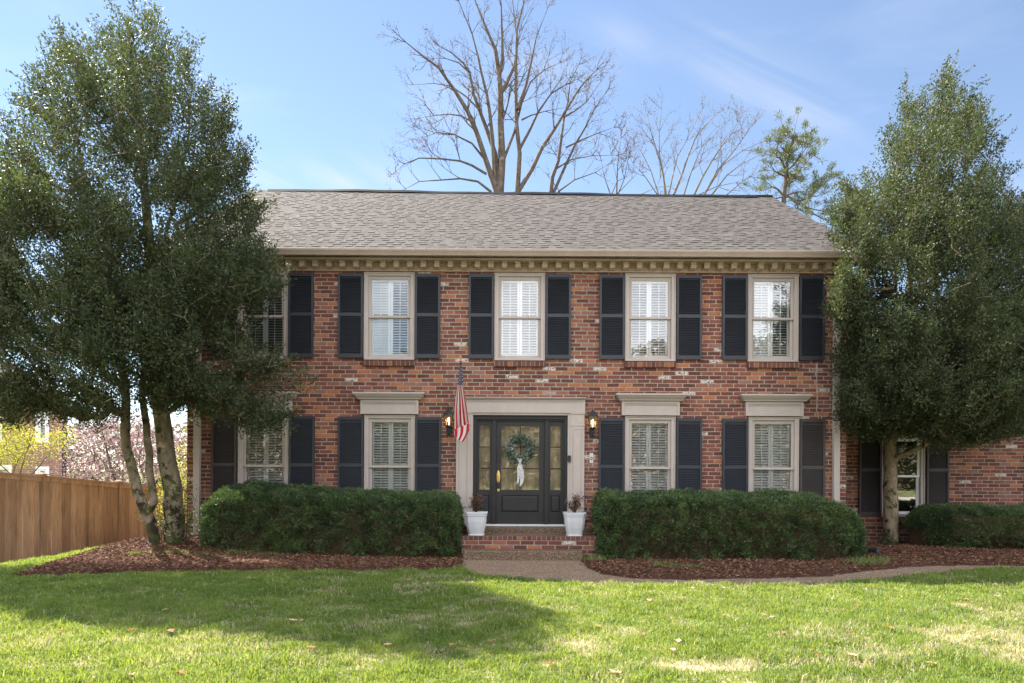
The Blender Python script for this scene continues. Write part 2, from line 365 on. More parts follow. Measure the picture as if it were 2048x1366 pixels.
# ------------------------------------------------------------------ mesh helpers
class MB:
    def __init__(s): s.v = []; s.f = []; s.tone = []
    def add(s, vs, fs, tone=.5):
        o = len(s.v); s.v += [tuple(q) for q in vs]; s.f += [tuple(i + o for i in f) for f in fs]; s.tone += [tone] * len(vs)
        return s
    def box(s, x0, x1, y0, y1, z0, z1, tone=.5):
        return s.add([(x0, y0, z0), (x1, y0, z0), (x1, y1, z0), (x0, y1, z0), (x0, y0, z1), (x1, y0, z1), (x1, y1, z1), (x0, y1, z1)],
                     [(0, 3, 2, 1), (4, 5, 6, 7), (0, 1, 5, 4), (1, 2, 6, 5), (2, 3, 7, 6), (3, 0, 4, 7)], tone)
    def hexa(s, pts, tone=.5):
        return s.add(pts, [(0, 3, 2, 1), (4, 5, 6, 7), (0, 1, 5, 4), (1, 2, 6, 5), (2, 3, 7, 6), (3, 0, 4, 7)], tone)
    def extrude_x(s, prof, x0, x1, dx0=None, dx1=None):
        """profile of (y, z) swept along x, closed"""
        n = len(prof)
        a = [(x0, p[0], p[1]) for p in prof]; b = [(x1, p[0], p[1]) for p in prof]
        fs = [(i, (i + 1) % n, n + (i + 1) % n, n + i) for i in range(n)]
        fs += [tuple(range(n - 1, -1, -1)), tuple(range(n, 2 * n))]
        return s.add(a + b, fs)
    def tube(s, pts, rad, n=8, cap=True, tone=.5):
        pts = [Vector(p) for p in pts]; m = len(pts)
        if not isinstance(rad, (list, tuple)): rad = [rad] * m
        rings = []; prev = None
        for i in range(m):
            d = (pts[min(i + 1, m - 1)] - pts[max(i - 1, 0)]).normalized()
            if prev is None:
                a = d.orthogonal().normalized()
            else:
                a = (prev - d * prev.dot(d)).normalized()
            prev = a; c = d.cross(a)
            rings.append([pts[i] + (a * math.cos(t) + c * math.sin(t)) * rad[i] for t in [2 * math.pi * k / n for k in range(n)]])
        vs = [q for r in rings for q in r]
        fs = [(i * n + k, i * n + (k + 1) % n, (i + 1) * n + (k + 1) % n, (i + 1) * n + k) for i in range(m - 1) for k in range(n)]
        if cap: fs += [tuple(range(n - 1, -1, -1)), tuple(range((m - 1) * n, m * n))]
        return s.add(vs, fs, tone)
    def lathe(s, c, prof, n=16, sq=False, rot=0.0):
        """profile of (radius, z); sq gives a square plan"""
        vs = []
        for r, z in prof:
            for k in range(n):
                t = 2 * math.pi * k / n + rot
                vs.append((c[0] + r * math.cos(t), c[1] + r * math.sin(t), c[2] + z))
        m = len(prof)
        fs = [(i * n + k, i * n + (k + 1) % n, (i + 1) * n + (k + 1) % n, (i + 1) * n + k) for i in range(m - 1) for k in range(n)]
        fs += [tuple(range(n - 1, -1, -1)), tuple(range((m - 1) * n, m * n))]
        return s.add(vs, fs)
    def ring(s, x0, x1, z0, z1, wx, wzb, wzt, y0, y1):
        """rectangular frame lying in a wall plane"""
        s.box(x0, x0 + wx, y0, y1, z0, z1); s.box(x1 - wx, x1, y0, y1, z0, z1)
        s.box(x0 + wx, x1 - wx, y0 + .002, y1, z0, z0 + wzb); return s.box(x0 + wx, x1 - wx, y0 + .002, y1, z1 - wzt, z1)

ORG = {}
def props(o, label=None, cat=None, group=None, kind=None):
    if label: o['label'] = label
    if cat: o['category'] = cat
    if group: o['group'] = group
    if kind: o['kind'] = kind
    return o
def origin_of(p): return ORG.get(p.name, Vector((0, 0, 0))) if p else Vector((0, 0, 0))
def thing(name, loc, label, cat, group=None):
    o = bpy.data.objects.new(name, None); COL.objects.link(o); o.location = loc; o.empty_display_size = .2
    ORG[o.name] = Vector(loc); return props(o, label, cat, group)
def mesh_obj(name, me, parent=None, loc=None):
    o = bpy.data.objects.new(name, me); COL.objects.link(o)
    if parent: o.parent = parent; ORG[o.name] = origin_of(parent)
    else:
        L = Vector(loc) if loc is not None else Vector((0, 0, 0)); o.location = L; ORG[o.name] = L
    return o
def build(name, mb, mat, parent=None, loc=None, smooth=False, bevel=0.0):
    off = origin_of(parent) if parent else (Vector(loc) if loc is not None else Vector((0, 0, 0)))
    me = bpy.data.meshes.new(name)
    me.from_pydata([(v[0] - off.x, v[1] - off.y, v[2] - off.z) for v in mb.v], [], mb.f)
    if bevel:
        bm = bmesh.new(); bm.from_mesh(me)
        bmesh.ops.bevel(bm, geom=[e for e in bm.edges if len(e.link_faces) == 2 and e.calc_face_angle(0) > .6], offset=bevel, segments=1, affect='EDGES', clamp_overlap=True)
        bm.to_mesh(me); bm.free()
    else:
        at = me.attributes.new('tone', 'FLOAT', 'POINT'); at.data.foreach_set('value', np.array(mb.tone, dtype=np.float32))
    me.materials.append(mat)
    if smooth: me.polygons.foreach_set('use_smooth', [True] * len(me.polygons))
    me.update()
    return mesh_obj(name, me, parent, loc)
def np_mesh(name, verts, nper, faces_local, tone, mat, parent=None, loc=None, smooth=False):
    """many copies of one small face pattern: verts (N, nper, 3), tone (N,)"""
    off = origin_of(parent) if parent else (Vector(loc) if loc is not None else Vector((0, 0, 0)))
    N = verts.shape[0]; v = (verts.reshape(-1, 3) - np.array(off)).astype(np.float32)
    idx, starts, totals, c = [], [], [], 0
    base = np.arange(N, dtype=np.int64)[:, None] * nper
    per = np.concatenate([np.array(f) for f in faces_local]); lens = np.array([len(f) for f in faces_local])
    loops = (base + per[None, :]).ravel().astype(np.int32)
    lt = np.tile(lens, N); ls = np.concatenate([[0], np.cumsum(lt)[:-1]]).astype(np.int32)
    me = bpy.data.meshes.new(name)
    me.vertices.add(len(v)); me.vertices.foreach_set('co', v.ravel())
    me.loops.add(len(loops)); me.loops.foreach_set('vertex_index', loops)
    me.polygons.add(len(ls)); me.polygons.foreach_set('loop_start', ls)
    me.update(calc_edges=True); me.validate()
    at = me.attributes.new('tone', 'FLOAT', 'POINT'); at.data.foreach_set('value', np.repeat(tone, nper).astype(np.float32))
    if smooth: me.polygons.foreach_set('use_smooth', np.ones(len(ls), dtype=bool))
    me.materials.append(mat)
    return mesh_obj(name, me, parent, loc)

rng = np.random.default_rng(11)
def unit(a): return a / np.maximum(np.linalg.norm(a, axis=-1, keepdims=True), 1e-9)
def leaves(c, L, W, tone, dirs=None, spread=1.0, fold=.25, rg=rng, up=0.0):
    """folded lens-shaped leaves: 4 points, 2 faces each; c (N,3)"""
    N = len(c); d = rg.normal(size=(N, 3))
    if dirs is not None: d = dirs + d * spread
    d[:, 2] += up
    d = unit(d); s = unit(np.cross(d, rg.normal(size=(N, 3)))); n = np.cross(d, s)
    L = (L * rg.uniform(.7, 1.3, N))[:, None]; W = (W * rg.uniform(.75, 1.25, N))[:, None]
    v = np.stack([c, c + d * L * .5 + s * W * .5 + n * W * fold, c + d * L, c + d * L * .5 - s * W * .5 + n * W * fold], 1)
    return v
LF = [(0, 1, 2), (0, 2, 3)]

# ------------------------------------------------------------------ ground, beds and walk
def axis(lo, hi, fl, fh, fine):
    mid = np.arange(fl, fh + 1e-6, fine); out = []; x, s = fh, fine
    while x < hi: s *= 1.35; x += s; out.append(x)
    neg = []; x, s = fl, fine
    while x > lo: s *= 1.35; x -= s; neg.append(x)
    return np.array(neg[::-1] + list(mid) + out)
gx, gy = axis(-600, 600, -12, 12, .20), axis(-600, 900, -13, 4, .20)
XX, YY = np.meshgrid(gx, gy, indexing='ij'); ZZ = gz(XX, YY)
def grid_mesh(name, XX, YY, ZZ, mat, keep=None, kind='structure', loc=(0, 0, 0)):
    nx, ny = XX.shape; ids = np.arange(nx * ny).reshape(nx, ny)
    q = np.stack([ids[:-1, :-1], ids[1:, :-1], ids[1:, 1:], ids[:-1, 1:]], -1).reshape(-1, 4)
    if keep is not None:
        kk = (keep[:-1, :-1] | keep[1:, :-1] | keep[1:, 1:] | keep[:-1, 1:]).reshape(-1); q = q[kk]
        used = np.unique(q); mp = -np.ones(nx * ny, int); mp[used] = np.arange(len(used)); q = mp[q]
        V = np.stack([XX, YY, ZZ], -1).reshape(-1, 3)[used]
    else: V = np.stack([XX, YY, ZZ], -1).reshape(-1, 3)
    me = bpy.data.meshes.new(name); me.from_pydata(V.tolist(), [], q.tolist()); me.materials.append(mat)
    me.polygons.foreach_set('use_smooth', [True] * len(me.polygons)); me.update()
    o = mesh_obj(name, me); props(o, kind=kind); return o
lawn = grid_mesh('ground', XX, YY, ZZ, M['lawn']); props(lawn, 'mown front lawn of green and dry grass before the brick house')

def poly_sd(X, Y, poly):
    """signed distance to a polygon, positive inside"""
    X = np.asarray(X, float); Y = np.asarray(Y, float)
    d = np.full(X.shape, 1e9); ins = np.zeros(X.shape, bool); n = len(poly)
    for i in range(n):
        x0, y0 = poly[i]; x1, y1 = poly[(i + 1) % n]
        ex, ey = x1 - x0, y1 - y0
        t = np.clip(((X - x0) * ex + (Y - y0) * ey) / (ex * ex + ey * ey + 1e-12), 0, 1)
        d = np.minimum(d, np.hypot(X - x0 - t * ex, Y - y0 - t * ey))
        c = ((y0 > Y) != (y1 > Y)) & (X < (x1 - x0) * (Y - y0) / (y1 - y0 + 1e-12) + x0)
        ins ^= c
    return np.where(ins, d, -d)
def gp(pts): return [tuple(G(*p).xy) for p in pts]
BED_L = gp([(24, 1153), (60, 1155), (110, 1154), (183, 1149.5), (293, 1145), (400, 1143), (500, 1142.5), (640, 1142), (780, 1141), (890, 1140), (922, 1136), (926, 1125)]) + [(-.87, .05), (-6.6, .4), (-7.6, 1.6)] + gp([(88, 1131)])
BED_R = [(1.25, .05)] + gp([(1164, 1125), (1171, 1136), (1205, 1151), (1265, 1159.5), (1392, 1161.5), (1561, 1157.5), (1640, 1156), (1720, 1146), (1800, 1137), (1880, 1133), (2048, 1133), (2300, 1134)]) + [(14, 2.4), (6.0, 2.4), (6.0, .05)]
WALK = [(-.87, -1.3)] + gp([(926, 1126), (922, 1134), (945, 1144), (977, 1152), (1065, 1159.5), (1190, 1167.5), (1350, 1168.5), (1540, 1166.5), (1688, 1164), (1760, 1159), (1840, 1149), (1919, 1141), (1980, 1137.5), (2048, 1136), (2300, 1137), (2300, 1132), (2048, 1132), (1880, 1131.5), (1800, 1135), (1720, 1144), (1640, 1154), (1561, 1156), (1392, 1159.5), (1265, 1157), (1205, 1149), (1175, 1136), (1168, 1125)]) + [(1.25, -1.3)]
def sheet(name, poly, mat, h, soft, label, res=.05, rough=0.0):
    a = np.array(poly); x0, y0 = a.min(0) - .2; x1, y1 = a.max(0) + .2
    X, Y = np.meshgrid(np.arange(x0, x1, res), np.arange(y0, y1, res), indexing='ij')
    d = poly_sd(X, Y, poly)
    d2 = d + .05 * np.sin(X * 3.1) * np.sin(X * 7.3 + Y * 3)
    Z = gz(X, Y) + np.clip((d2 if rough else d) * soft, -.05, h)
    if rough: Z = Z + rng.normal(size=X.shape) * rough + .012 * np.sin(X * 5 + Y * 3.3) * np.sin(Y * 6 - X)
    o = grid_mesh(name, X, Y, Z, mat, d > -.12); props(o, label)
    return o
walk = sheet('walkway', WALK, M['walk'], .012, 1.2, 'pale brown pebble walkway curving right from the front step', .04)
bed_l = sheet('mulch_bed', BED_L, M['mulch'], .045, .5, 'reddish bark mulch bed left of the front steps', .05, .007)
bed_r = sheet('mulch_bed', BED_R, M['mulch'], .045, .5, 'dark bark mulch bed right of the front steps', .05, .007)

rX, rY = np.meshgrid(np.linspace(-80, 80, 81), np.array([-30.0, -28, -26, -24, -22, -20, -18, -16, -15.0, -14.4]), indexing='ij')
bounce_road = grid_mesh('bounce_road', rX, rY, gz(rX, rY) + .008, M['concrete']); props(bounce_road, 'unseen pale concrete street added behind the camera to bounce sunlight')  # unseen concrete strip added to throw sunlight back onto the shaded facade
# bark chips
def chips(name, poly, n, box, lab):
    x0, x1, y0, y1 = box; rg = np.random.default_rng(5)
    X = rg.uniform(x0, x1, n); Y = rg.uniform(y0, y1, n); d = poly_sd(X, Y, poly); k = (d > -.03) & ((rg.random(n) < .25) | (d > .04))
    X, Y, d = X[k], Y[k], d[k]; Z = gz(X, Y) + np.clip(d * .5, .0, .045) + rg.uniform(.0, .02, len(X))
    c = np.stack([X, Y, Z], 1); N = len(c)
    a = rg.uniform(0, 2 * np.pi, N); dr = np.stack([np.cos(a), np.sin(a), rg.normal(size=N) * .28], 1)
    v = leaves(c, .055, .016, None, dr, .05, .15, rg); tone = np.clip(rg.beta(2, 2.6, N), 0, 1)
    o = np_mesh(name, v, 4, [(0, 1, 2, 3)], tone, M['chips']); props(o, lab, kind='stuff'); return o
chips('bark_chips', BED_L, 60000, (-9.5, -.7, -3.6, .5), 'loose reddish bark chips covering the left bed')
chips('bark_chips', BED_R, 60000, (1.0, 11.5, -4.2, 1.8), 'loose brown bark chips covering the right bed')

# grass blades
def vnoise(x, y, s, seed):
    x = x * s; y = y * s; xi = np.floor(x).astype(int); yi = np.floor(y).astype(int); fx = x - xi; fy = y - yi
    fx = fx * fx * (3 - 2 * fx); fy = fy * fy * (3 - 2 * fy)
    def h(a, b): return (np.sin(a * 127.1 + b * 311.7 + seed * 74.7) * 43758.5453) % 1.0
    return (h(xi, yi) * (1 - fx) + h(xi + 1, yi) * fx) * (1 - fy) + (h(xi, yi + 1) * (1 - fx) + h(xi + 1, yi + 1) * fx) * fy
def grass():
    rg = np.random.default_rng(3); parts = []
    for (y0, y1, dens) in ((-9.1, -7.2, 5200), (-7.2, -5.2, 4300), (-5.2, -3.2, 3300), (-3.2, -1.2, 2300), (-1.2, 4.0, 700)):
        hw0 = (y1 - CAMY) * .78 + 1.2
        n = int(dens * (y1 - y0) * 2 * hw0)
        X = rg.uniform(-hw0, hw0, n); Y = rg.uniform(y0, y1, n)
        k = np.ones(n, bool)
        for pl, m in ((BED_L, .0), (BED_R, .0), (WALK, -.02)): k &= poly_sd(X, Y, pl) < m + rg.normal(size=n) * .02
        k &= ~((X > -6.6) & (X < 14) & (Y > -.6)); 
        k &= ~((X > -7.5) & (X < -6.0) & (Y > -.6))
        X, Y = X[k], Y[k]
        dry = .36 * vnoise(X, Y, .55, 1) + .34 * vnoise(X, Y * 1.8, 1.6, 2) + .30 * vnoise(X, Y * 1.5, 4.5, 3) + .12 * ss((X + .5) / 3.5) * ss((-6.0 - Y) / 1.4) - .05 - .05 * ss((-1 - X) / 3) - .05 * ss((Y + 6.5) / 2)
        keep = rg.random(len(X)) < np.clip(1.1 - 3.5 * np.clip(dry - .53, 0, 1), .38, 1)
        parts.append(np.stack([X, Y, dry], 1)[keep])
    A = np.concatenate(parts); X, Y, dry = A.T; N = len(X); Z = gz(X, Y) - .004
    clump = .6 * vnoise(X, Y, 5, 7) + .4 * vnoise(X, Y, 13, 8)
    h = (.020 + .098 * clump ** 1.6) * rg.uniform(.55, 1.3, N); wd = rg.uniform(.0028, .0050, N) * np.where(Y > -5, 1.35, 1.0)
    a = rg.uniform(0, 2 * np.pi, N); lean = rg.uniform(.15, .95, N)
    dx, dy = np.cos(a), np.sin(a); sx, sy = -dy, dx
    rr = rg.uniform(0, 2 * np.pi, N); sx, sy = np.cos(rr), np.sin(rr)
    c = np.stack([X, Y, Z], 1); side = np.stack([sx * wd, sy * wd, np.zeros(N)], 1)
    m = c + np.stack([dx * h * lean * .35, dy * h * lean * .35, h * .62], 1)
    t = c + np.stack([dx * h * lean, dy * h * lean, h * (1.02 - .35 * lean)], 1)
    v = np.stack([c - side, c + side, m + side * .8, m - side * .8, t], 1)
    h = h; isdry = rg.random(N) < np.clip((dry - .49) * 3.4, .05, .74)
    tone = np.where(isdry, rg.uniform(.72, 1.0, N), np.clip(.06 + .30 * vnoise(X, Y, 1.7, 9) + .20 * vnoise(X, Y, 5.5, 19) + rg.normal(size=N) * .10 + .12 * clump, 0, .66))
    o = np_mesh('grass', v, 5, [(0, 1, 2, 3), (3, 2, 4)], tone, M['grassm'])
    props(o, 'short green and straw coloured grass blades of the front lawn', kind='stuff'); return N
NG = grass()

# ------------------------------------------------------------------ the brick house
house = thing('brick_house', (0, 0, 0), 'two storey red brick house with dark shutters and grey shingle roof', 'house')
XL, XR, DEP, ZT = -6.5, 6.68, 8.8, 5.80
UC = [px_x(c, 0, 632) for c in (526.5, 779, 1039.5, 1300.3, 1545.2)]
LC = [px_x(c, 0, 930) for c in (527.5, 779.5, 1299.5, 1546)]
DX0, DX1 = px_x(946, 0, 940), px_x(1134.5, 0, 940)
U0, U1, L0, L1 = 3.81, 5.555, .66, 2.707
WW = .505
openings = [(c - WW, c + WW, U0, U1) for c in UC] + [(c - WW, c + WW, L0, L1) for c in LC] + [(DX0, DX1, .50, 2.71)]
def wall_panel(mb, x0, x1, z0, z1, ops, y, reveal):
    xs = sorted({x0, x1, *[o[0] for o in ops], *[o[1] for o in ops]}); zs = sorted({z0, z1, *[o[2] for o in ops], *[o[3] for o in ops]})
    for a, b_ in zip(xs, xs[1:]):
        for c, d in zip(zs, zs[1:]):
            mx_, mz = (a + b_) / 2, (c + d) / 2
            if any(o[0] < mx_ < o[1] and o[2] < mz < o[3] for o in ops): continue
            mb.add([(a, y, c), (b_, y, c), (b_, y, d), (a, y, d)], [(0, 1, 2, 3)])
    for a, b_, c, d in ops:
        yb = y + reveal
        mb.add([(a, y, c), (a, yb, c), (a, yb, d), (a, y, d)], [(0, 1, 2, 3)]); mb.add([(b_, y, c), (b_, y, d), (b_, yb, d), (b_, yb, c)], [(0, 1, 2, 3)])
        mb.add([(a, y, c), (b_, y, c), (b_, yb, c), (a, yb, c)], [(0, 1, 2, 3)]); mb.add([(a, y, d), (a, yb, d), (b_, yb, d), (b_, y, d)], [(0, 1, 2, 3)])
RY, RZ, EY, EZ = 4.39, 8.93, -.50, 5.86
mb = MB(); wall_panel(mb, XL, XR, -.6, ZT, openings, 0, .25)
for X in (XL, XR):
    mb.add([(X, 0, -.8), (X, DEP, -.8), (X, DEP, ZT), (X, RY, RZ - .12), (X, 0, ZT)], [(0, 1, 2, 3, 4) if X > 0 else (4, 3, 2, 1, 0)])
mb.add([(XL, DEP, -.8), (XR, DEP, -.8), (XR, DEP, ZT), (XL, DEP, ZT)], [(3, 2, 1, 0)])
build('wall', mb, M['brick'], house)
mb = MB(); mb.box(XL + .1, XR - .1, .85, .95, 0, ZT - .1); mb.box(XL + .1, DX0 - .02, .25, .85, 3.05, 3.10); mb.box(DX1 + .02, XR - .1, .25, .85, 3.05, 3.10)
build('interior_wall', mb, M['inside'], house)
mb = MB(); mb.box(DX0 + .02, DX1 - .02, .235, .245, .54, 2.7); build('pane_backing', mb, M['hall'], house)  # tan sheet added close behind the door panes to catch daylight

# roof with laid shingle courses
def shingle_roof(name, x0, x1, ey, ez, ry, rz, parent, course=.160, tilt=0.0, seed=1, back=True, hip=None):
    rg = random.Random(seed); mb = MB()
    L = math.hypot(ry - ey, rz - ez); sy, sz = (ry - ey) / L, (rz - ez) / L; ny, nz = -sz, sy
    def pt(x, s, h): return (x, ey + sy * s + ny * h, ez + sz * s + nz * h - tilt * x * s / L)
    n = int(L / course)
    course = L / n
    mb.add([pt(x0, 0, -.03), pt(x1, 0, -.03), pt(x1, L, -.03), pt(x0, L, -.03), pt(x0, 0, -.002), pt(x1, 0, -.002), pt(x1, L, -.002), pt(x0, L, -.002)],
           [(0, 3, 2, 1), (4, 5, 6, 7), (0, 1, 5, 4), (1, 2, 6, 5), (2, 3, 7, 6), (3, 0, 4, 7)])
    for i in range(n):
        s0, s1 = i * course, min(L, (i + 1) * course + .02); x = x0 - rg.uniform(0, .3); thick = rg.random() < .5
        while x < x1:
            thick = (not thick) and rg.random() < .62
            w = rg.uniform(.11, .17) if thick else rg.uniform(.08, .16); a, b_ = max(x, x0), min(x + w, x1)
            if b_ - a > .01:
                h0 = (.0125 if thick else .0045) + rg.uniform(0, .002); h1 = .003
                t = min(1, max(0, rg.gauss(.5, .2) + (.08 if thick else -.05)))
                mb.hexa([pt(a, s0, 0), pt(b_, s0, 0), pt(b_, s1, 0), pt(a, s1, 0), pt(a, s0 + .001, h0), pt(b_, s0 + .001, h0), pt(b_, s1, h1), pt(a, s1, h1)], t)
            x += w
    if back:
        mb.add([(x0, ry, rz), (x1, ry, rz), (x1, 2 * ry - ey, ez), (x0, 2 * ry - ey, ez)], [(3, 2, 1, 0)])
        mb.add([(x0, ry, rz - .03), (x1, ry, rz - .03), (x1, 2 * ry - ey, ez - .03), (x0, 2 * ry - ey, ez - .03)], [(0, 1, 2, 3)])
    return build(name, mb, M['shingle'], parent)
RX0, RX1 = -6.95, 6.86
roof = shingle_roof('roof', RX0, RX1, EY, EZ, RY, RZ, house, tilt=.009)
mb = MB()
pts = [(x, RZ + .03 - .009 * x + .012 * math.sin(x * 1.3) + .006 * math.sin(x * 4.1)) for x in np.linspace(-6.45, 6.4, 40)]
for (xa, za), (xb, zb) in zip(pts, pts[1:]):
    mb.hexa([(xa, RY - .16, za - .10), (xb, RY - .16, zb - .10), (xb, RY + .16, zb - .10), (xa, RY + .16, za - .10), (xa, RY - .11, za - .03), (xb, RY - .11, zb - .03), (xb, RY + .11, zb - .03), (xa, RY + .11, za - .03)])
build('ridge_vent', mb, M['ridge'], roof)
for xa in (RX0, RX1 - .03):
    mb = MB()
    for s in (-1, 1):
        y1 = EY if s < 0 else 2 * RY - EY
        mb.hexa([(xa, y1, EZ - .20), (xa + .03, y1, EZ - .20), (xa + .03, RY, RZ - .22), (xa, RY, RZ - .22), (xa, y1, EZ - .075), (xa + .03, y1, EZ - .075), (xa + .03, RY, RZ - .076), (xa, RY, RZ - .076)])
    build('rake_board', mb, M['cornice'], roof)

# cornice
mb = MB()
mb.box(XL - .02, XR + .02, -.035, .02, 5.572, 5.80)
mb.extrude_x([(-.05, 5.572), (-.035, 5.572), (-.035, 5.60), (-.05, 5.60)], XL - .02, XR + .02)
mb.box(XL - .3, XR + .2, -.42, .0, 5.735, 5.752)
mb.extrude_x([(-.34, 5.712), (-.31, 5.712), (-.31, 5.735), (-.42, 5.735), (-.42, 5.83), (-.45, 5.83), (-.45, 5.765), (-.41, 5.742), (-.37, 5.728)], XL - .42, XR + .2)
build('cornice', mb, M['cornice'], house, bevel=.003)
mod0 = None; k = 0
xm = px_x(522, -.2, 528)
while xm < XR - .1:
    prof = [(-.036, 5.735), (-.21, 5.735), (-.21, 5.700), (-.20, 5.690), (-.20, 5.655), (-.19, 5.625), (-.18, 5.615), (-.13, 5.618), (-.10, 5.600), (-.036, 5.600)]
    if mod0 is None:
        mb = MB(); mb.extrude_x(prof, -.055, .055); mod0 = build('modillion', mb, M['cornice'], house, bevel=.002); mod0.location.x = xm
    else:
        c = mod0.copy(); COL.objects.link(c); c.parent = house; c.location.x = xm
    xm += .2665
xm = px_x(522, -.2, 528) - .2665
while xm > XL + .1:
    c = mod0.copy(); COL.objects.link(c); c.parent = house; c.location.x = xm; xm -= .2665
# gutter
def gutter(name, x0, x1, yb, zt, parent, mat):
    mb = MB(); o = [(yb, zt), (yb, zt - .115), (yb - .075, zt - .115), (yb - .085, zt - .09), (yb - .10, zt - .06), (yb - .115, zt - .035), (yb - .118, zt - .004), (yb - .112, zt), (yb - .105, zt - .004), (yb - .10, zt - .03), (yb - .07, zt - .10), (yb - .01, zt - .10), (yb - .008, zt)]
    mb.extrude_x(o, x0, x1); return build(name, mb, mat, parent)
gutter('gutter', RX0 + .02, RX1 - .05, -.432, 5.862, house, M['gutter'])

# downspouts
def downspout(x, ztop, yw, zbot, w=.12):
    mb = MB()
    mb.box(x - w / 2, x + w / 2, yw - .095, yw - .012, zbot, ztop)
    for z in np.arange(zbot + .8, ztop, 1.25): mb.box(x - w / 2 - .012, x + w / 2 + .012, yw - .099, yw - .002, z, z + .03)
    p = [(x + .16, yw - .46, 5.76), (x + .15, yw - .42, 5.70), (x + .10, yw - .25, 5.56), (x + .02, yw - .10, 5.44), (x, yw - .055, 5.30), (x, yw - .053, ztop - .02)]
    mb.tube(p, .052, 8)
    return build('downspout', mb, M['trim'], house)
downspout(px_x(1670, 0, 800), 5.28, 0, .1); downspout(px_x(397, 0, 900), 5.28, 0, .17)

# windows
def louvres(parent, x0, x1, z0, z1, y, tilt, split=None):
    """one hinged leaf of the white inside shutter"""
    mb = MB(); st = .045
    mb.ring(x0, x1, z0, z1, st, .06, .06, y, y + .03)
    if split: mb.box(x0 + st, x1 - st, y + .002, y + .03, split - .03, split + .03)
    z = z0 + .06 + .03
    while z < z1 - .07:
        if not (split and abs(z - split) < .045):
            dy, dz = .030 * math.cos(tilt), .030 * math.sin(tilt)
            yc = y + .016
            mb.hexa([(x0 + st, yc - dy, z - dz - .003), (x1 - st, yc - dy, z - dz - .003), (x1 - st, yc + dy, z + dz - .003), (x0 + st, yc + dy, z + dz - .003),
                     (x0 + st, yc - dy, z - dz + .003), (x1 - st, yc - dy, z - dz + .003), (x1 - st, yc + dy, z + dz + .003), (x0 + st, yc + dy, z + dz + .003)])
        z += .053
    xc = (x0 + x1) / 2; mb.box(xc - .006, xc + .006, y - .024, y - .014, z0 + .08, z1 - .08)
    return build('louvre_panel', mb, M['white'], parent)
def window(c, z0, z1, tilt, glass, y=0.0, parent=house, mat='trim', w=WW, sill=True, tilt2=None, louv=True, sash_mat=None):
    mb = MB(); cs = .085
    mb.ring(c - w, c + w, z0, z1, cs, .05, cs * .8, y - .022, y + .09)
    mb.ring(c - w - .001, c + w + .001, z0 - .001, z1 + .001, .024, .02, .024, y - .036, y - .021)
    mb.box(c - w + .01, c + w - .01, y - .045, y + .02, z0 - .004, z0 + .035)
    win = build('window', mb, M[mat], parent, bevel=.003)
    a, b_, zb, zt = c - w + cs, c + w - cs, z0 + .05, z1 - cs * .8
    zm = (zb + zt) / 2 + .01
    mb = MB()
    mb.ring(a, b_, zm - .03, zt, .055, .045, .07, y + .015, y + .05)      # upper sash
    mb.ring(a, b_, zb, zm + .005, .055, .06, .04, y + .052, y + .088)      # lower sash
    mb.box(a, b_, y + .008, y + .014, zm - .030, zm - .018)
    build('sash', mb, M[sash_mat or mat], win, bevel=.002)
    mb = MB(); mb.box(a + .054, b_ - .054, y + .030, y + .034, zm + .014, zt - .069); mb.box(a + .054, b_ - .054, y + .068, y + .072, zb + .059, zm - .034)
    build('pane', mb, glass, win)
    if louv:
        t2 = tilt if tilt2 is None else tilt2
        louvres(win, a + .035, c - .003, zb + .03, zt - .03, y + .125, tilt, zm); louvres(win, c + .003, b_ - .035, zb + .03, zt - .03, y + .125, t2, zm)
    if sill:
        mb = MB(); mb.hexa([(c - w - .01, y - .06, z0 - .125), (c + w + .01, y - .06, z0 - .125), (c + w + .01, y + .02, z0 - .125), (c - w - .01, y + .02, z0 - .125),
                            (c - w - .01, y - .065, z0 - .022), (c + w + .01, y - .065, z0 - .022), (c + w + .01, y + .02, z0 - .007), (c - w - .01, y + .02, z0 - .007)])
        build('sill', mb, M['soldier'], win)
    return win
tl = [(R(20), R(14)), (R(56), R(24)), (R(27), R(27)), (R(27), R(27)), (R(50), R(14))]
for i, c in enumerate(UC): window(c, U0, U1, tl[i][0], M['glass_up'], tilt2=tl[i][1])
for i, c in enumerate(LC): window(c, L0, L1, R(26 + 3 * i), M['glass'])

# exterior shutters
def shutter_mesh(w, h, split, mat):
    mb = MB(); st = .042
    mb.ring(0, w, 0, h, st, .075, .062, -.062, -.018); mb.box(st, w - st, -.060, -.018, split - .032, split + .032)
    mb.box(st, w - st, -.022, -.016, .07, h - .06)
    z = .075 + .014
    while z < h - .075:
        if abs(z - split) > .045:
            mb.hexa([(st, -.056, z - .014), (w - st, -.056, z - .014), (w - st, -.048, z - .014), (st, -.048, z - .014),
                     (st, -.030, z + .012), (w - st, -.030, z + .012), (w - st, -.024, z + .012), (st, -.024, z + .012)])
        z += .034
    me = build('window_shutter', mb, mat, None).data
    bpy.data.objects.remove(bpy.data.objects['window_shutter']); return me
SH_U = shutter_mesh(.50, 1.68, .86, M['shutter']); SH_L = shutter_mesh(.51, 2.0, 1.03, M['shutter']); SH_O = shutter_mesh(.50, 2.0, 1.03, M['shutter_old'])
def shutter(me, x, y, z, lab=None, slope=0):
    o = bpy.data.objects.new('window_shutter', me); COL.objects.link(o); o.parent = house; o.location = (x, y, z)
    if lab: o['label'] = lab
for c in UC: shutter(SH_U, c - WW - .505 - .008, 0, 3.842); shutter(SH_U, c + WW + .012, 0, 3.842)
for i, c in enumerate(LC):
    shutter(SH_O if i == 0 else SH_L, c - WW - .51 - .012, 0, .668); shutter(SH_O if i == 3 else SH_L, c + WW + .012, 0, .668)

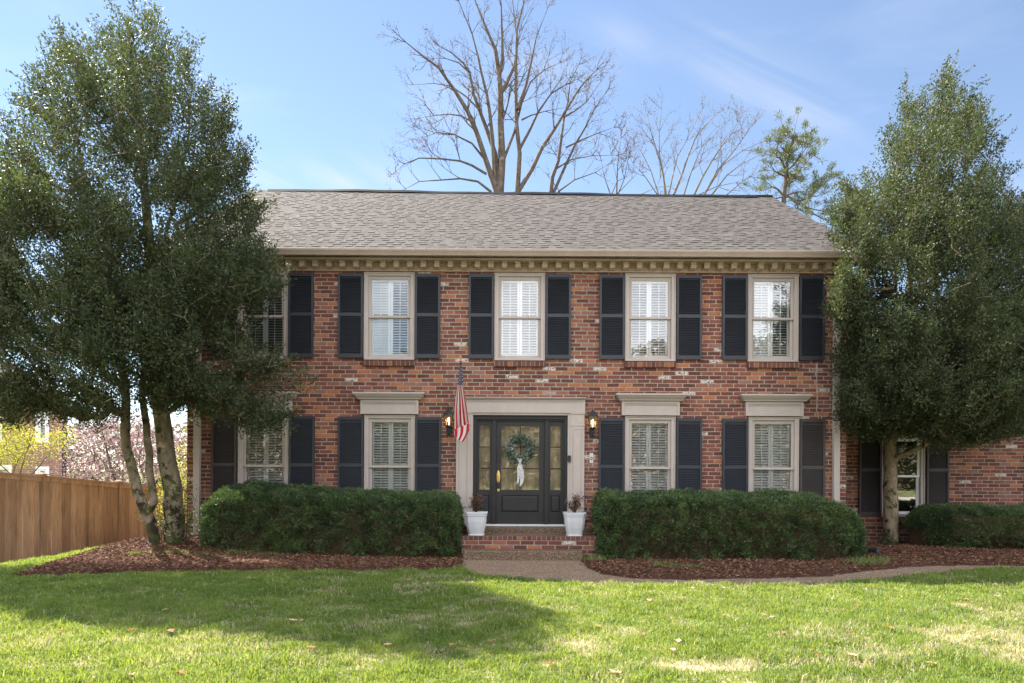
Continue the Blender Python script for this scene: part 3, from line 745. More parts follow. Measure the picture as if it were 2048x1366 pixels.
# window hoods
def dentils(mb, x0, x1, y, z0, z1, pitch=.034):
    n = int((x1 - x0) / pitch); pitch = (x1 - x0) / n
    for i in range(n):
        a = x0 + i * pitch; mb.box(a, a + pitch * .55, y - .014, y, z0, z1)
        mb.box(a + pitch * .55, a + pitch, y - .007, y, z0 - (z1 - z0) * .9, z0 - .002)
for c in LC:
    mb = MB(); mb.box(c - .575, c + .575, -.062, .0, 2.722, 3.012)
    mb.ring(c - .575 - .001, c + .575 + .001, 2.721, 3.0, .05, .045, .075, -.078, -.061)
    mb.box(c - .525, c + .525, -.073, -.061, 2.766, 2.773)
    dentils(mb, c - .53, c + .53, -.078, 2.955, 2.972)
    def cr(w0, y0, z0, w1, y1, z1): mb.hexa([(c - w0, y0, z0), (c + w0, y0, z0), (c + w0, -.001, z0), (c - w0, -.001, z0), (c - w1, y1, z1), (c + w1, y1, z1), (c + w1, -.001, z1), (c - w1, -.001, z1)])
    cr(.625, -.115, 3.012, .64, -.12, 3.035); cr(.64, -.125, 3.035, .672, -.16, 3.075); cr(.672, -.165, 3.075, .688, -.185, 3.112); cr(.705, -.20, 3.112, .705, -.20, 3.140); cr(.705, -.20, 3.14, .69, -.19, 3.146)
    build('window_hood', mb, M['trim'], house, bevel=.0015)

# door surround
SX0, SX1 = px_x(911, -.1, 900), px_x(1170, -.1, 900); ZS = .51
mb = MB()
mb.box(SX0, SX1, -.10, .0, 2.755, 3.045)                                # entablature
mb.box(SX0 - .02, SX1 + .02, -.16, 0, 3.045, 3.062); mb.box(SX0 - .01, SX1 + .01, -.135, 0, 3.025, 3.044)
dentils(mb, SX0 + .06, SX1 - .04, -.10, 2.975, 2.995, .045); mb.box(SX0 + .03, SX1 - .03, -.107, -.099, 2.998, 3.012)
for a, b_ in ((SX0 + .01, SX0 + .295), (SX1 - .295, SX1 - .01)):
    mb.box(a, b_, -.085, 0, ZS, 2.753); mb.box(a - .012, b_ + .012, -.10, -.084, 2.735, 2.754)
    mb.box(a - .006, b_ + .006, -.094, -.084, 2.50, 2.53)
    mb.ring(a + .05, b_ - .05, ZS + .45, 2.455, .018, .018, .018, -.094, -.084); mb.box(a - .012, b_ + .012, -.102, -.084, ZS, ZS + .22); mb.box(a - .006, b_ + .006, -.10, -.084, ZS + .37, ZS + .40)
mb.box(DX0 - .055, DX0, -.075, .06, ZS, 2.765); mb.box(DX1, DX1 + .055, -.075, .06, ZS, 2.765); mb.box(DX0, DX1, -.075, .06, 2.712, 2.765)
build('door_surround', mb, M['trim'], house, bevel=.003)

DY = .10
zt = 2.71; mb = MB()
def X_(px): return px_x(px, DY, 940)
def Z_(py): return P(1040, py, DY).z
mb.ring(DX0, DX1, .50, zt, .05, .0, .07, DY - .10, DY + .06); mb.ring(DX0 + .05, DX1 - .05, .50, zt - .07, .03, .0, .03, DY - .06, DY + .04)
for a, b_ in ((984, 992), (1088.5, 1096.5)): mb.box(X_(a), X_(b_), DY - .05, DY + .05, .53, Z_(842)); mb.box(X_(a) + .02, X_(b_) - .02, DY - .062, DY - .049, .53, Z_(842))
build('door_frame', mb, M['door'], house, bevel=.003)
mb = MB(); mb.box(DX0 + .01, DX1 - .01, -.02, .18, .500, .532); build('threshold', mb, M['threshold'], house)
def leaf(name, x0, x1, gx0, gx1, cols, parent=house):
    zb, zt_ = .535, Z_(841); g0, g1 = Z_(979.6), Z_(852.5); p0, p1 = Z_(1024.5), Z_(990.5); mb = MB(); t = DY + .035
    mb.box(x0, gx0, DY - .01, t, zb, zt_); mb.box(gx1, x1, DY - .01, t, zb, zt_); mb.box(gx0, gx1, DY - .01, t, g1, zt_)
    mb.box(gx0, gx1, DY - .01, t, p1, g0); mb.box(gx0, gx1, DY - .01, t, zb, p0)
    mb.box(gx0, gx1, DY + .012, t, p0, p1)
    m = .035; mb.hexa([(gx0 + .012, DY + .012, p0 + .012), (gx1 - .012, DY + .012, p0 + .012), (gx1 - .012, DY + .012, p1 - .012), (gx0 + .012, DY + .012, p1 - .012),
                       (gx0 + m, DY - .006, p0 + m), (gx1 - m, DY - .006, p0 + m), (gx1 - m, DY - .006, p1 - m), (gx0 + m, DY - .006, p1 - m)])
    for py in (894.3, 937.5): mb.box(gx0, gx1, DY - .004, t - .005, Z_(py) - .012, Z_(py) + .012)
    if cols == 2: xc = (gx0 + gx1) / 2; mb.box(xc - .012, xc + .012, DY - .003, t - .006, g0, g1)
    d = build(name, mb, M['door'], parent, bevel=.002)
    mb = MB(); mb.box(gx0 - .005, gx1 + .005, DY + .014, DY + .02, g0 - .005, g1 + .005); build('pane', mb, M['doorglass'], d)
    return d
leaf('sidelight', X_(954.5), X_(984), X_(958.7), X_(979.5), 1); leaf('sidelight', X_(1096.5), X_(1126.7), X_(1100.7), X_(1121), 1)
door = leaf('door', X_(992.3), X_(1088.3), X_(1002.5), X_(1078), 2)
mb = MB(); hx = X_(996.8)
n = 20; zc = Z_(954); ov = [(hx + .036 * math.cos(2 * math.pi * k / n), zc + .132 * math.sin(2 * math.pi * k / n)) for k in range(n)]
mb.add([(x, DY - .011, z) for x, z in ov] + [(hx + (x - hx) * .75, DY - .028, zc + (z - zc) * .9) for x, z in ov], [(k, (k + 1) % n, n + (k + 1) % n, n + k) for k in range(n)] + [tuple(range(n, 2 * n))])
mb.lathe((hx, DY - .04, zc + .02), [(.012, -.012), (.016, 0), (.012, .012)], 10)
mb.lathe((hx, DY - .012, zc - .265), [(.024, -.03), (.03, 0), (.020, .03)], 12)
build('handle', mb, M['brass'], door, smooth=True)
mb = MB(); mb.tube([(hx, DY - .03, zc - .10), (hx, DY - .065, zc - .13), (hx, DY - .07, zc - .17), (hx, DY - .065, zc - .215), (hx, DY - .03, zc - .245)], .009, 8); build('grip', mb, M['black'], door, smooth=True)

# right wing, set back
WY = 1.70
def WX(px): return px_x(px, WY, 960)
wc = (WX(1761.5) + WX(1848)) / 2; ww2 = (WX(1848) - WX(1761.5)) / 2
w2 = WX(2042) + ww2 + .60
wz0, wz1 = P(1800, 1033, WY).z, 2.45
XW = 17.0
mb = MB(); wall_panel(mb, XR - .02, XW, -.8, 3.30, [(wc - ww2, wc + ww2, wz0, wz1), (w2 - ww2, w2 + ww2, wz0, wz1)], WY, .25)
mb.add([(XW, WY, -.8), (XW, 8.2, -.8), (XW, 8.2, 3.3), (XW, 4.95, 5.5), (XW, WY, 3.3)], [(0, 1, 2, 3, 4)]); mb.add([(XR, 8.2, -.8), (XW, 8.2, -.8), (XW, 8.2, 3.3), (XR, 8.2, 3.3)], [(3, 2, 1, 0)])
build('wing_wall', mb, M['brick'], house)
mb = MB(); mb.box(XR + .1, XW - .1, WY + .8, WY + .9, 0, 3.2); build('interior_wall', mb, M['inside'], house)
for c in (wc, w2):
    window(c, wz0, wz1, 0, M['glass'], WY, house, 'trim', ww2, True, None, False, 'white')
    shutter(SH_O, c - ww2 - .51, WY, wz0 + .02, 'faded brown louvred shutter'); shutter(SH_O, c + ww2 + .03, WY, wz0 + .02, 'faded brown louvred shutter')
shingle_roof('wing_roof', XR + .01, XW + .3, 1.28, 3.52, 4.95, 5.95, house, seed=4)
gutter('gutter', XR + .03, XW + .2, 1.36, 3.53, house, M['gutter'])
mb = MB(); mb.box(XR + .01, XW, 1.36, WY, 3.36, 3.38); mb.box(XR + .01, XW, WY - .03, WY - .001, 3.16, 3.359); mb.box(XR + .01, XW + .2, 1.361, 1.385, 3.34, 3.51)
build('wing_cornice', mb, M['cornice'], house)
# thin cable stapled to the wall
mb = MB(); cx_ = px_x(1633, 0, 780)
mb.tube([(cx_ + .01, -.006, 3.80), (cx_, -.008, 3.5), (cx_ + .01, -.007, 3.2), (cx_ - .005, -.012, 2.85), (cx_ + .02, -.02, 2.78), (cx_ + .035, -.02, 2.68)], .0065, 6)
build('wall_cable', mb, M['trim'], house)

# ------------------------------------------------------------------ front steps
steps = thing('front_steps', (.19, -.8, 0), 'brick and pebble concrete front steps below the black door', 'steps')
lx0, lx1 = px_x(923, -1.15, 1080), px_x(1209, -1.15, 1080)
mb = MB(); mb.box(lx0 + .03, lx1 - .03, -.40, -.003, .10, .500); build('door_step', mb, M['step'], steps, bevel=.012)
mb = MB(); mb.box(lx0 + .12, lx1 - .12, -1.04, -.402, -.1, .396); build('landing', mb, M['step'], steps)
mb = MB(); mb.box(lx0, lx1, -1.15, -.003, -.2, .33)
build('brick_base', mb, M['brick'], steps)
mb = MB(); mb.box(lx0 - .003, lx1 + .003, -1.156, -1.042, .331, .402); build('brick_edging', mb, M['soldier'], steps, bevel=.004)
mb = MB(); mb.box(px_x(926, -1.52, 1110), px_x(1165, -1.52, 1110), -1.52, -1.157, -.12, .178); build('lower_step', mb, M['step'], steps, bevel=.015)

# ------------------------------------------------------------------ wall lanterns
def lantern(cpx, ctop, lab):
    Y = -.14; p = P(cpx, ctop, Y); s = 1 / 100 * (13.51 / 13.65)
    x, z = p.x, p.z
    t = thing('wall_lantern', (x, 0, z - .55), lab, 'lantern', 'lit wall lanterns beside the door')
    c = (x, Y, z)
    mb = MB()
    mb.lathe(c, [(.004, .0), (.010, -.03), (.006, -.05), (.018, -.065), (.03, -.08), (.055, -.10), (.105, -.165), (.124, -.185), (.124, -.20), (.10, -.20)], 6, rot=R(30))
    build('cap', mb, M['black'], t)
    mb = MB()
    for k in range(6):
        a = R(30 + 60 * k); mb.tube([(x + .098 * math.cos(a), Y + .098 * math.sin(a), z - .20), (x + .062 * math.cos(a), Y + .062 * math.sin(a), z - .40)], .006, 4)
    mb.lathe(c, [(.070, -.40), (.078, -.41), (.074, -.425), (.05, -.44), (.03, -.455), (.022, -.48), (.03, -.50), (.012, -.53)], 6, rot=R(30))
    build('cage', mb, M['black'], t)
    mb = MB(); mb.lathe(c, [(.060, -.40), (.095, -.20)], 6, rot=R(30)); build('lamp_glass', mb, M['lampglass'], t)
    mb = MB(); mb.lathe(c, [(.010, -.40), (.010, -.36), (.010, -.34), (.020, -.31), (.021, -.285), (.013, -.255), (.003, -.245)], 10); build('bulb', mb, M['bulb'], t, smooth=True)
    mb = MB(); mb.lathe((x - .02, -.012, z - .50), [(.0, 0)], 3) if False else None
    mb = MB(); mb.box(x - .05, x + .05, -.028, -.001, z - .60, z - .42); mb.tube([(x, -.03, z - .56), (x, -.09, z - .585), (x, -.14, z - .55), (x, -.14, z - .50)], .014, 6); mb.tube([(x, -.03, z - .47), (x, -.07, z - .47), (x, -.10, z - .44)], .01, 6)
    build('bracket', mb, M['black'], t, bevel=.003)
lantern(897.5, 810, 'lit black wall lantern on the brick left of the door, beside the flag')
lantern(1185.8, 814, 'lit black wall lantern on the brick right of the door, above the call button')
# call button and video bell
a = P(1179, 926, 0); b2 = P(1186.5, 906, 0)
t = thing('call_button', ((a.x + b2.x) / 2, 0, a.z), 'narrow steel doorbell plate with round black button on the brick', 'doorbell')
mb = MB(); mb.box(a.x, b2.x, -.012, -.001, a.z, b2.z); build('plate', mb, M['steel'], t, bevel=.002)
mb = MB(); c = ((a.x + b2.x) / 2, (a.z + b2.z) / 2 - .01)
mb.add([(c[0] + .022 * math.cos(q) , -.016, c[1] + .034 * math.sin(q)) for q in np.linspace(0, 2 * math.pi, 14, endpoint=False)], [tuple(range(14))]); build('button_ring', mb, M['black'], t)
mb = MB(); mb.add([(c[0] + .010 * math.cos(q), -.019, c[1] + .014 * math.sin(q)) for q in np.linspace(0, 2 * math.pi, 12, endpoint=False)], [tuple(range(12))]); build('button', mb, M['white'], t)
a = P(1135, 924, -.09); b2 = P(1141.5, 911, -.09)
t = thing('video_doorbell', ((a.x + b2.x) / 2, -.09, a.z), 'small black video doorbell on the taupe door trim', 'doorbell')
mb = MB(); mb.box(a.x, b2.x, -.125, -.095, a.z, b2.z); build('casing', mb, M['black'], t, bevel=.005)
mb = MB(); mb.lathe(((a.x + b2.x) / 2, -.125, b2.z - .035), [(.012, -.012), (.015, 0), (.012, .012)], 10); build('lens', mb, M['pipe'], t)

# ------------------------------------------------------------------ wreath
wp = P(1040, 899, DY - .05)
t = thing('wreath', tuple(wp), 'round eucalyptus wreath with pale ribbon hanging on the black door', 'wreath')
rg = np.random.default_rng(21); N = 1500; a = rg.uniform(0, 2 * np.pi, N); rr = .205 + rg.normal(size=N) * .048
c = np.stack([wp.x + np.cos(a) * rr, wp.y - np.abs(rg.normal(size=N)) * .03 , wp.z + np.sin(a) * rr], 1)
dr = np.stack([np.cos(a) * .5 - np.sin(a) * .9, -.5 * np.ones(N), np.sin(a) * .5 + np.cos(a) * .9], 1)
np_mesh('leaves', leaves(c, .062, .028, None, dr, .65, .2, rg), 4, LF, rg.random(N), M['wreath'], t)
mb = MB(); mb.tube([(wp.x + .21 * math.cos(q), wp.y, wp.z + .21 * math.sin(q)) for q in np.linspace(0, 2 * math.pi, 25)], .022, 6, cap=False); build('vine_ring', mb, M['bark_dark'], t)
mb = MB()
bz = wp.z - .235; bx = wp.x + .0; by = wp.y - .05
def strip(pts, w, t0=.004):
    for (p, q), wa, wb in zip(zip(pts, pts[1:]), w, w[1:]):
        mb.hexa([(p[0] - wa, p[1], p[2]), (p[0] + wa, p[1] + .01, p[2]), (p[0] + wa, p[1] + .01 + t0, p[2]), (p[0] - wa, p[1] + t0, p[2]),
                 (q[0] - wb, q[1], q[2]), (q[0] + wb, q[1] - .01, q[2]), (q[0] + wb, q[1] - .01 + t0, q[2]), (q[0] - wb, q[1] + t0, q[2])])
strip([(bx - .01, by, bz + .06), (bx, by - .02, bz + .02), (bx, by - .03, bz - .02), (bx, by - .02, bz - .05)], [.052, .045, .022, .016])
strip([(bx - .012, by - .02, bz - .04), (bx - .03, by - .03, bz - .15), (bx - .025, by - .02, bz - .30), (bx - .045, by - .02, bz - .44)], [.014, .03, .026, .016])
strip([(bx + .012, by - .02, bz - .04), (bx + .03, by - .035, bz - .18), (bx + .045, by - .025, bz - .32), (bx + .01, by - .02, bz - .50)], [.014, .03, .04, .012])
strip([(bx + .06, by - .02, bz - .16), (bx + .065, by - .02, bz - .34), (bx + .04, by - .02, bz - .46)], [.012, .02, .014])
build('ribbon', mb, M['ribbon'], t)

# ------------------------------------------------------------------ planters and their shrubs
def planter(cpx, w_top, lab, lab2, seed):
    Y = -.93; b = P(cpx, 1072.3, Y - .14); x = b.x; z = .402
    t = thing('planter', (x, Y, z), lab, 'planter', 'white planters on the front landing')
    prof = [(.145, 0), (.152, .006), (.152, .022), (.140, .03), (.150, .07), (.172, .16), (.187, .26), (.192, .34), (.192, .362), (.203, .366), (.205, .385), (.196, .392), (.208, .398), (.212, .432), (.205, .438), (.185, .438), (.180, .36), (.0, .36)]
    mb = MB(); n = 4 * 6; vs = []
    for r, h in prof:
        for k in range(n):
            th = 2 * math.pi * k / n + R(7.5); cx, sy = math.cos(th), math.sin(th); q = (abs(cx) ** 7 + abs(sy) ** 7) ** (-1 / 7)
            vs.append((x + r * cx * q, Y + r * sy * q, z + h))
    m = len(prof); fs = [(i * n + k, i * n + (k + 1) % n, (i + 1) * n + (k + 1) % n, (i + 1) * n + k) for i in range(m - 1) for k in range(n)] + [tuple(range(n - 1, -1, -1))]
    mb.add(vs, fs); build('pot', mb, M['planter'], t)
    mb = MB(); mb.box(x - .17, x + .17, Y - .17, Y + .17, z + .37, z + .405); build('soil', mb, M['mulch'], t)
    s = thing('potted_shrub', (x, Y, z + .41), lab2, 'plant', 'reddish shrubs in the white planters')
    rg = random.Random(seed); mb = MB(); tips = []
    for k in range(11):
        a = rg.uniform(0, 2 * math.pi); sp = rg.uniform(.05, .20); h = rg.uniform(.20, .36)
        p = [Vector((x, Y, z + .38))]
        for j in range(1, 6): f = j / 5; p.append(Vector((x + math.cos(a) * sp * f ** 1.2 + rg.gauss(0, .01), Y + math.sin(a) * sp * f ** 1.2 * .8, z + .38 + h * f)))
        mb.tube(p, [.008, .007, .006, .005, .004, .002], 5)
        for q in p[2:]:
            for _ in range(2):
                e = q + Vector((rg.gauss(0, .05), rg.gauss(0, .05), rg.uniform(.0, .05))); mb.tube([q, e], [.003, .0015], 4); tips += [e, (q + e) / 2]
    build('stem', mb, M['bark_dark'], s)
    T = np.array([tuple(v) for v in tips]); r2 = np.random.default_rng(seed); T = np.repeat(T, 4, 0) + r2.normal(size=(len(T) * 4, 3)) * .014
    np_mesh('foliage', leaves(T, .035, .014, None, None, 1, .2, r2), 4, LF, r2.random(len(T)), M['redleaf'], s)
planter(951.7, .43, 'white square planter on the landing left of the door', 'reddish sparse shrub growing in the left white planter', 3)
planter(1149.7, .43, 'white square planter on the landing right of the door', 'reddish sparse shrub growing in the right white planter', 9)

# ------------------------------------------------------------------ flag
FY = -.95
tip = P(921.8, 713, FY); base = Vector((px_x(917, 0, 868), -.03, P(917, 868, 0).z))
t = thing('flag', (base.x, 0, base.z), 'American flag hanging limp from an angled wall pole beside the door', 'flag')
mb = MB(); mb.tube([base, tip - Vector((0, 0, .06))], .013, 8); build('pole', mb, M['bark_dark'], t)
mb = MB(); mb.lathe(tuple(tip - Vector((0, 0, .07))), [(.012, -.02), (.014, 0), (.008, .01), (.017, .02), (.010, .032), (.018, .045), (.020, .062), (.013, .078), (.002, .084)], 12); build('finial', mb, M['copper'], t, smooth=True)
mb = MB(); mb.box(base.x - .03, base.x + .03, -.03, -.001, base.z - .06, base.z + .05); mb.tube([base, base + (tip - base).normalized() * .12], .02, 8); build('bracket', mb, M['black'], t)
rows = [(724, 920.5, 923.5), (740, 919, 925), (758, 918, 926.6), (777, 916, 928.5), (794, 913, 932), (826, 909, 936.5), (852, 907, 938.8), (862, 906.5, 939)]
nu, nv = 57, 60; V = []; UV = []
for j in range(nv + 1):
    f = j / nv; py = 724 + (861 - 724) * f
    for (p0, a0, b0), (p1, a1, b1) in zip(rows, rows[1:]):
        if p0 <= py <= p1: k = (py - p0) / (p1 - p0); l_, r_ = a0 + (a1 - a0) * k, b0 + (b1 - b0) * k; break
    for i in range(nu + 1):
        u = i / nu; Yd = FY + .04 + .30 * f + (.004 + .030 * f) * math.sin(u * 15 + f * 2.0) + .012 * f * math.sin(u * 31 + 1)
        px = l_ + (r_ - l_) * (u + .018 * math.sin(u * 15 + 1.2))
        dip = (9 * (1 - u) + 2 * math.sin(u * 9)) * f ** 6
        p = P(px - 1.5 * f * (1 - f) * 4, py + dip * .8, Yd); V.append(p); UV.append((u * .62 + .19 + .10 * (1 - f), 1 - f))
faces = [(j * (nu + 1) + i, j * (nu + 1) + i + 1, (j + 1) * (nu + 1) + i + 1, (j + 1) * (nu + 1) + i) for j in range(nv) for i in range(nu)]
# turned-up lower corner of the cloth: a second fly falling from the gathered hem
off = len(V); nu2, nv2 = 24, 12; A_, B_, C_, D_ = (908, 862), (938.5, 850), (909.5, 876), (926, 884)
for j in range(nv2 + 1):
    f = j / nv2
    for i in range(nu2 + 1):
        u = i / nu2
        tx = A_[0] + (B_[0] - A_[0]) * u; ty = A_[1] + (B_[1] - A_[1]) * u
        bx_ = C_[0] + (D_[0] - C_[0]) * u + 10 * f * 0; by_ = C_[1] + (D_[1] - C_[1]) * u
        px = tx + (bx_ - tx) * f + 4 * math.sin(math.pi * f) * u; py = ty + (by_ - ty) * f
        V.append(P(px, py - 3 * (1 - f), FY + .24 + .02 * math.sin(u * 12) - .02 * f)); UV.append(((.30 + u * .38), .3 * (1 - f)))
faces += [(off + j * (nu2 + 1) + i, off + j * (nu2 + 1) + i + 1, off + (j + 1) * (nu2 + 1) + i + 1, off + (j + 1) * (nu2 + 1) + i) for j in range(nv2) for i in range(nu2)]
mb = MB(); mb.add(V, faces); fo = build('cloth', mb, M['flag'], t, smooth=True)
uvl = fo.data.uv_layers.new(name='UVMap'); vi = np.zeros(len(fo.data.loops), int); fo.data.loops.foreach_get('vertex_index', vi)
uvl.data.foreach_set('uv', np.array(UV)[vi].astype(np.float32).ravel())

# ------------------------------------------------------------------ hedges
def hedge(name, x0, x1, y0, y1, h0, h1, lab, n, seed, taper=.25, left_round=.5, right_round=.5, mat='yew', skirt=.12):
    """clipped yew: h0 height at the front, h1 at the back"""
    rg = np.random.default_rng(seed); cx, cy = (x0 + x1) / 2, (y0 + y1) / 2; zb = float(gz(cx, cy))
    t = thing(name, (cx, cy, zb), lab, 'hedge', 'clipped yew hedges along the house front')
    nu_, nv_ = 90, 26
    def surf(u, v):
        """u along, v from the front foot (0) over the top to the back foot (1)"""
        X = x0 + (x1 - x0) * u
        endl = np.clip((X - x0) / left_round, 0, 1); endr = np.clip((x1 - X) / right_round, 0, 1)
        e = np.sqrt(np.clip(1 - (1 - endl) ** 2, 0, 1)) * np.sqrt(np.clip(1 - (1 - endr) ** 2, 0, 1))
        th = v * np.pi; ct, st = np.cos(th), np.sin(th); q = (np.abs(ct) ** 6.5 + np.abs(st) ** 6.5) ** (-1 / 6.5)
        ky = -ct * q; kz = st * q; hh = h0 + (h1 - h0) * (ky * .5 + .5)
        lump = 1 + .05 * (vnoise(X, v * 6, 1.6, seed) - .5) + .05 * (vnoise(X, v * 9, 4.2, seed + 1) - .5)
        Y = cy + (y1 - y0) / 2 * ky * (.30 + .70 * e) * lump
        low = np.clip(1 - kz / .35, 0, 1); Y = cy + (Y - cy) * (1 - skirt * low)
        zg = gz(X, Y)
        Z = zg + .03 + hh * kz * (.42 + .58 * e) * lump
        Z = np.where(e < .999, Z, Z)
        return np.stack([X, Y, Z], -1)
    U, V_ = np.meshgrid(np.linspace(.01, .99, nu_), np.linspace(0, 1, nv_), indexing='ij'); S = surf(U, V_); ctr = np.array([0, cy, 0])
    C = S.copy(); C[..., 1] = cy + (S[..., 1] - cy) * .86; C[..., 2] = zb + (S[..., 2] - zb) * .93 - .01
    ids = np.arange(nu_ * nv_).reshape(nu_, nv_)
    mb = MB(); mb.add(C.reshape(-1, 3).tolist(), [tuple(int(k) for k in q) for q in np.stack([ids[:-1, :-1], ids[1:, :-1], ids[1:, 1:], ids[:-1, 1:]], -1).reshape(-1, 4)] + [tuple(int(i) for i in ids[0, :]), tuple(int(i) for i in ids[-1, ::-1])])
    build('branches', mb, M['bark_dark'] if False else M['yew_core'], t)
    # sprays of needles over the surface
    ns = n; u = rg.random(ns); v = rg.uniform(.0, .80, ns)
    # more on the ends
    k = rg.random(ns); u = np.where(k < .10, rg.random(ns) * .06, np.where(k > .90, 1 - rg.random(ns) * .06, u))
    c = surf(u, v); c2 = surf(np.clip(u + .002, 0, 1), v); c3 = surf(u, np.clip(v + .01, 0, 1)); nrm = unit(np.cross(c2 - c, c3 - c)); nrm = np.where((nrm[:, 1:2] * (c[:, 1:2] - cy) + nrm[:, 2:3] * .4) < 0, -nrm, nrm)
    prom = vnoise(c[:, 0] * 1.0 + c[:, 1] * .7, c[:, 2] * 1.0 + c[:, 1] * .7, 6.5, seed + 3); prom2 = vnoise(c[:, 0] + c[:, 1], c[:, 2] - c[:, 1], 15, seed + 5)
    low = np.clip(1.15 - (c[:, 2] - zb) / .62, 0, 1)
    keep = (rg.random(ns) < (1 - .92 * low * (prom < .60))) & ((prom2 > .26) | (rg.random(ns) < .35))
    c, nrm, prom, prom2 = c[keep], nrm[keep], prom[keep], prom2[keep]
    dirs = nrm * .8 + np.array([0, 0, .45]) + rg.normal(size=c.shape) * .35
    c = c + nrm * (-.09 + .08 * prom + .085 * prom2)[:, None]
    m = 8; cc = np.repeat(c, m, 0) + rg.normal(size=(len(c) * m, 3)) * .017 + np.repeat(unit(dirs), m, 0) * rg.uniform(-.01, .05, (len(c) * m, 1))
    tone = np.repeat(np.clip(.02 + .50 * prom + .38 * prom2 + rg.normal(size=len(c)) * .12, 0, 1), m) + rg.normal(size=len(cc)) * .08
    lv = leaves(cc, .036, .0135, None, np.repeat(dirs, m, 0), .60, .15, rg)
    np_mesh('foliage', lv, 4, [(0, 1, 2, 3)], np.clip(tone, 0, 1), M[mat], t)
    return t
M['bank'] = paint('leaf_litter', (.20, .155, .095), .95, .4, 1.2)
M['yew_core'] = paint('yew_twigs', (.075, .050, .030), .95, .3, 20, .1, .5)
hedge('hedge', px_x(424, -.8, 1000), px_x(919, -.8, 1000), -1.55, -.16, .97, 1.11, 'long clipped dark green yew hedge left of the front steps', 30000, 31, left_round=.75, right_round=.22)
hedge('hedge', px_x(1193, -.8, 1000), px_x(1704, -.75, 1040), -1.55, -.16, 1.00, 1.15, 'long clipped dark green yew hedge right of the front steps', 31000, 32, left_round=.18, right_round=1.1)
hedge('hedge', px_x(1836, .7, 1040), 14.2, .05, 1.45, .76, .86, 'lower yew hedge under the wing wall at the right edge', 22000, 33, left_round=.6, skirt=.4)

# ------------------------------------------------------------------ growing trees
def grow(trunks, tips, rad_tip=.004, power=.48, step=.30, lift=.12, upbias=.9, seed=0, rmax=None):
    """joins every tip to the growing skeleton; trunks: list of polylines"""
    rg = np.random.default_rng(seed); pos = []; par = []
    fixed = {}
    for tr in trunks:
        last = -1
        if 'at' in tr:
            pp = np.array(pos); q = np.array(tr['pts'][0]); last = int(np.argmin(((pp - q) ** 2).sum(1)))
        pts = [np.array(q, float) for q in tr['pts']]
        r = tr['r']; L = [0.0]
        for a, b_ in zip(pts, pts[1:]): L.append(L[-1] + np.linalg.norm(b_ - a))
        nseg = max(2, int(L[-1] / step))
        for i in range(nseg + 1):
            s = L[-1] * i / nseg; j = min(len(L) - 2, max(0, int(np.searchsorted(L, s) - 1))); f = (s - L[j]) / max(1e-6, L[j + 1] - L[j])
            q = pts[j] * (1 - f) + pts[j + 1] * f
            if i and not tr.get('straight'): q = q + rg.normal(size=3) * .012
            pos.append(q); par.append(last); last = len(pos) - 1; fixed[last] = r[0] * (1 - i / nseg) + r[1] * (i / nseg)
    nfix = len(pos)
    T = np.array(tips); P0 = np.array(pos)
    d0 = np.sqrt(((T[:, None, :] - P0[None, :, :]) ** 2).sum(2)).min(1); T = T[np.argsort(d0)]
    cap = nfix + len(T) * 14; A = np.zeros((cap, 3)); A[:nfix] = P0; n = nfix; par = par + [0] * (cap - nfix); ends = []
    for q in T:
        dv = q[None, :] - A[:n]; dist = np.sqrt((dv ** 2).sum(1)); cost = dist * (1 + upbias * np.clip(-dv[:, 2] / (dist + 1e-6), 0, 1) ) + .35 * np.clip(.5 * np.hypot(dv[:, 0], dv[:, 1]) - dv[:, 2], 0, 9) * .6
        j = int(np.argmin(cost)); D = dist[j]; m = max(1, min(12, int(D / step))); a = A[j].copy(); last = j
        for i in range(1, m + 1):
            f = i / m; p = a + (q - a) * f; p[2] -= lift * D * math.sin(math.pi * f) * .5
            if i < m: p = p + rg.normal(size=3) * .03 * min(1, D)
            A[n] = p; par[n] = last; last = n; n += 1
        ends.append(last)
    A = A[:n]; par = np.array(par[:n]); cnt = np.zeros(n)
    for e in ends: cnt[e] += 1
    for i in range(n - 1, -1, -1):
        if par[i] >= 0 and par[i] < i: cnt[par[i]] += cnt[i]
    rad = rad_tip * np.maximum(cnt, 1) ** power
    for i, r in fixed.items(): rad[i] = r
    for i in range(nfix, n):
        j = par[i]
        if rad[i] > rad[j]: rad[i] = rad[j] * .9
    return A, par, rad, np.array(ends)
def frusta(name, A, par, rad, mat, parent, n=5, flare=0):
    k = np.where(par >= 0)[0]; a, b_ = A[par[k]], A[k]; ra, rb = rad[par[k]], rad[k]
    big = ra > rb * 1.8; ra = np.where(big, rb * 1.5, ra)
    d = unit(b_ - a); ref = np.where(np.abs(d[:, 2:3]) > .9, np.array([[1., 0, 0]]), np.array([[0, 0, 1.]])); u = unit(np.cross(d, ref)); w = np.cross(d, u)
    rings = []
    for c, r in ((a - d * ra[:, None] * .3, ra), (b_ + d * rb[:, None] * .3, rb)):
        for i in range(n):
            t_ = 2 * np.pi * i / n; rings.append(c + (u * np.cos(t_) + w * np.sin(t_)) * r[:, None])
    v = np.stack(rings, 1); fs = [(i, (i + 1) % n, n + (i + 1) % n, n + i) for i in range(n)]
    return np_mesh(name, v, 2 * n, fs, np.full(len(v), .5), mat, parent, smooth=True)
def in_poly(px, py, poly): return poly_sd(px, py, poly) > 0
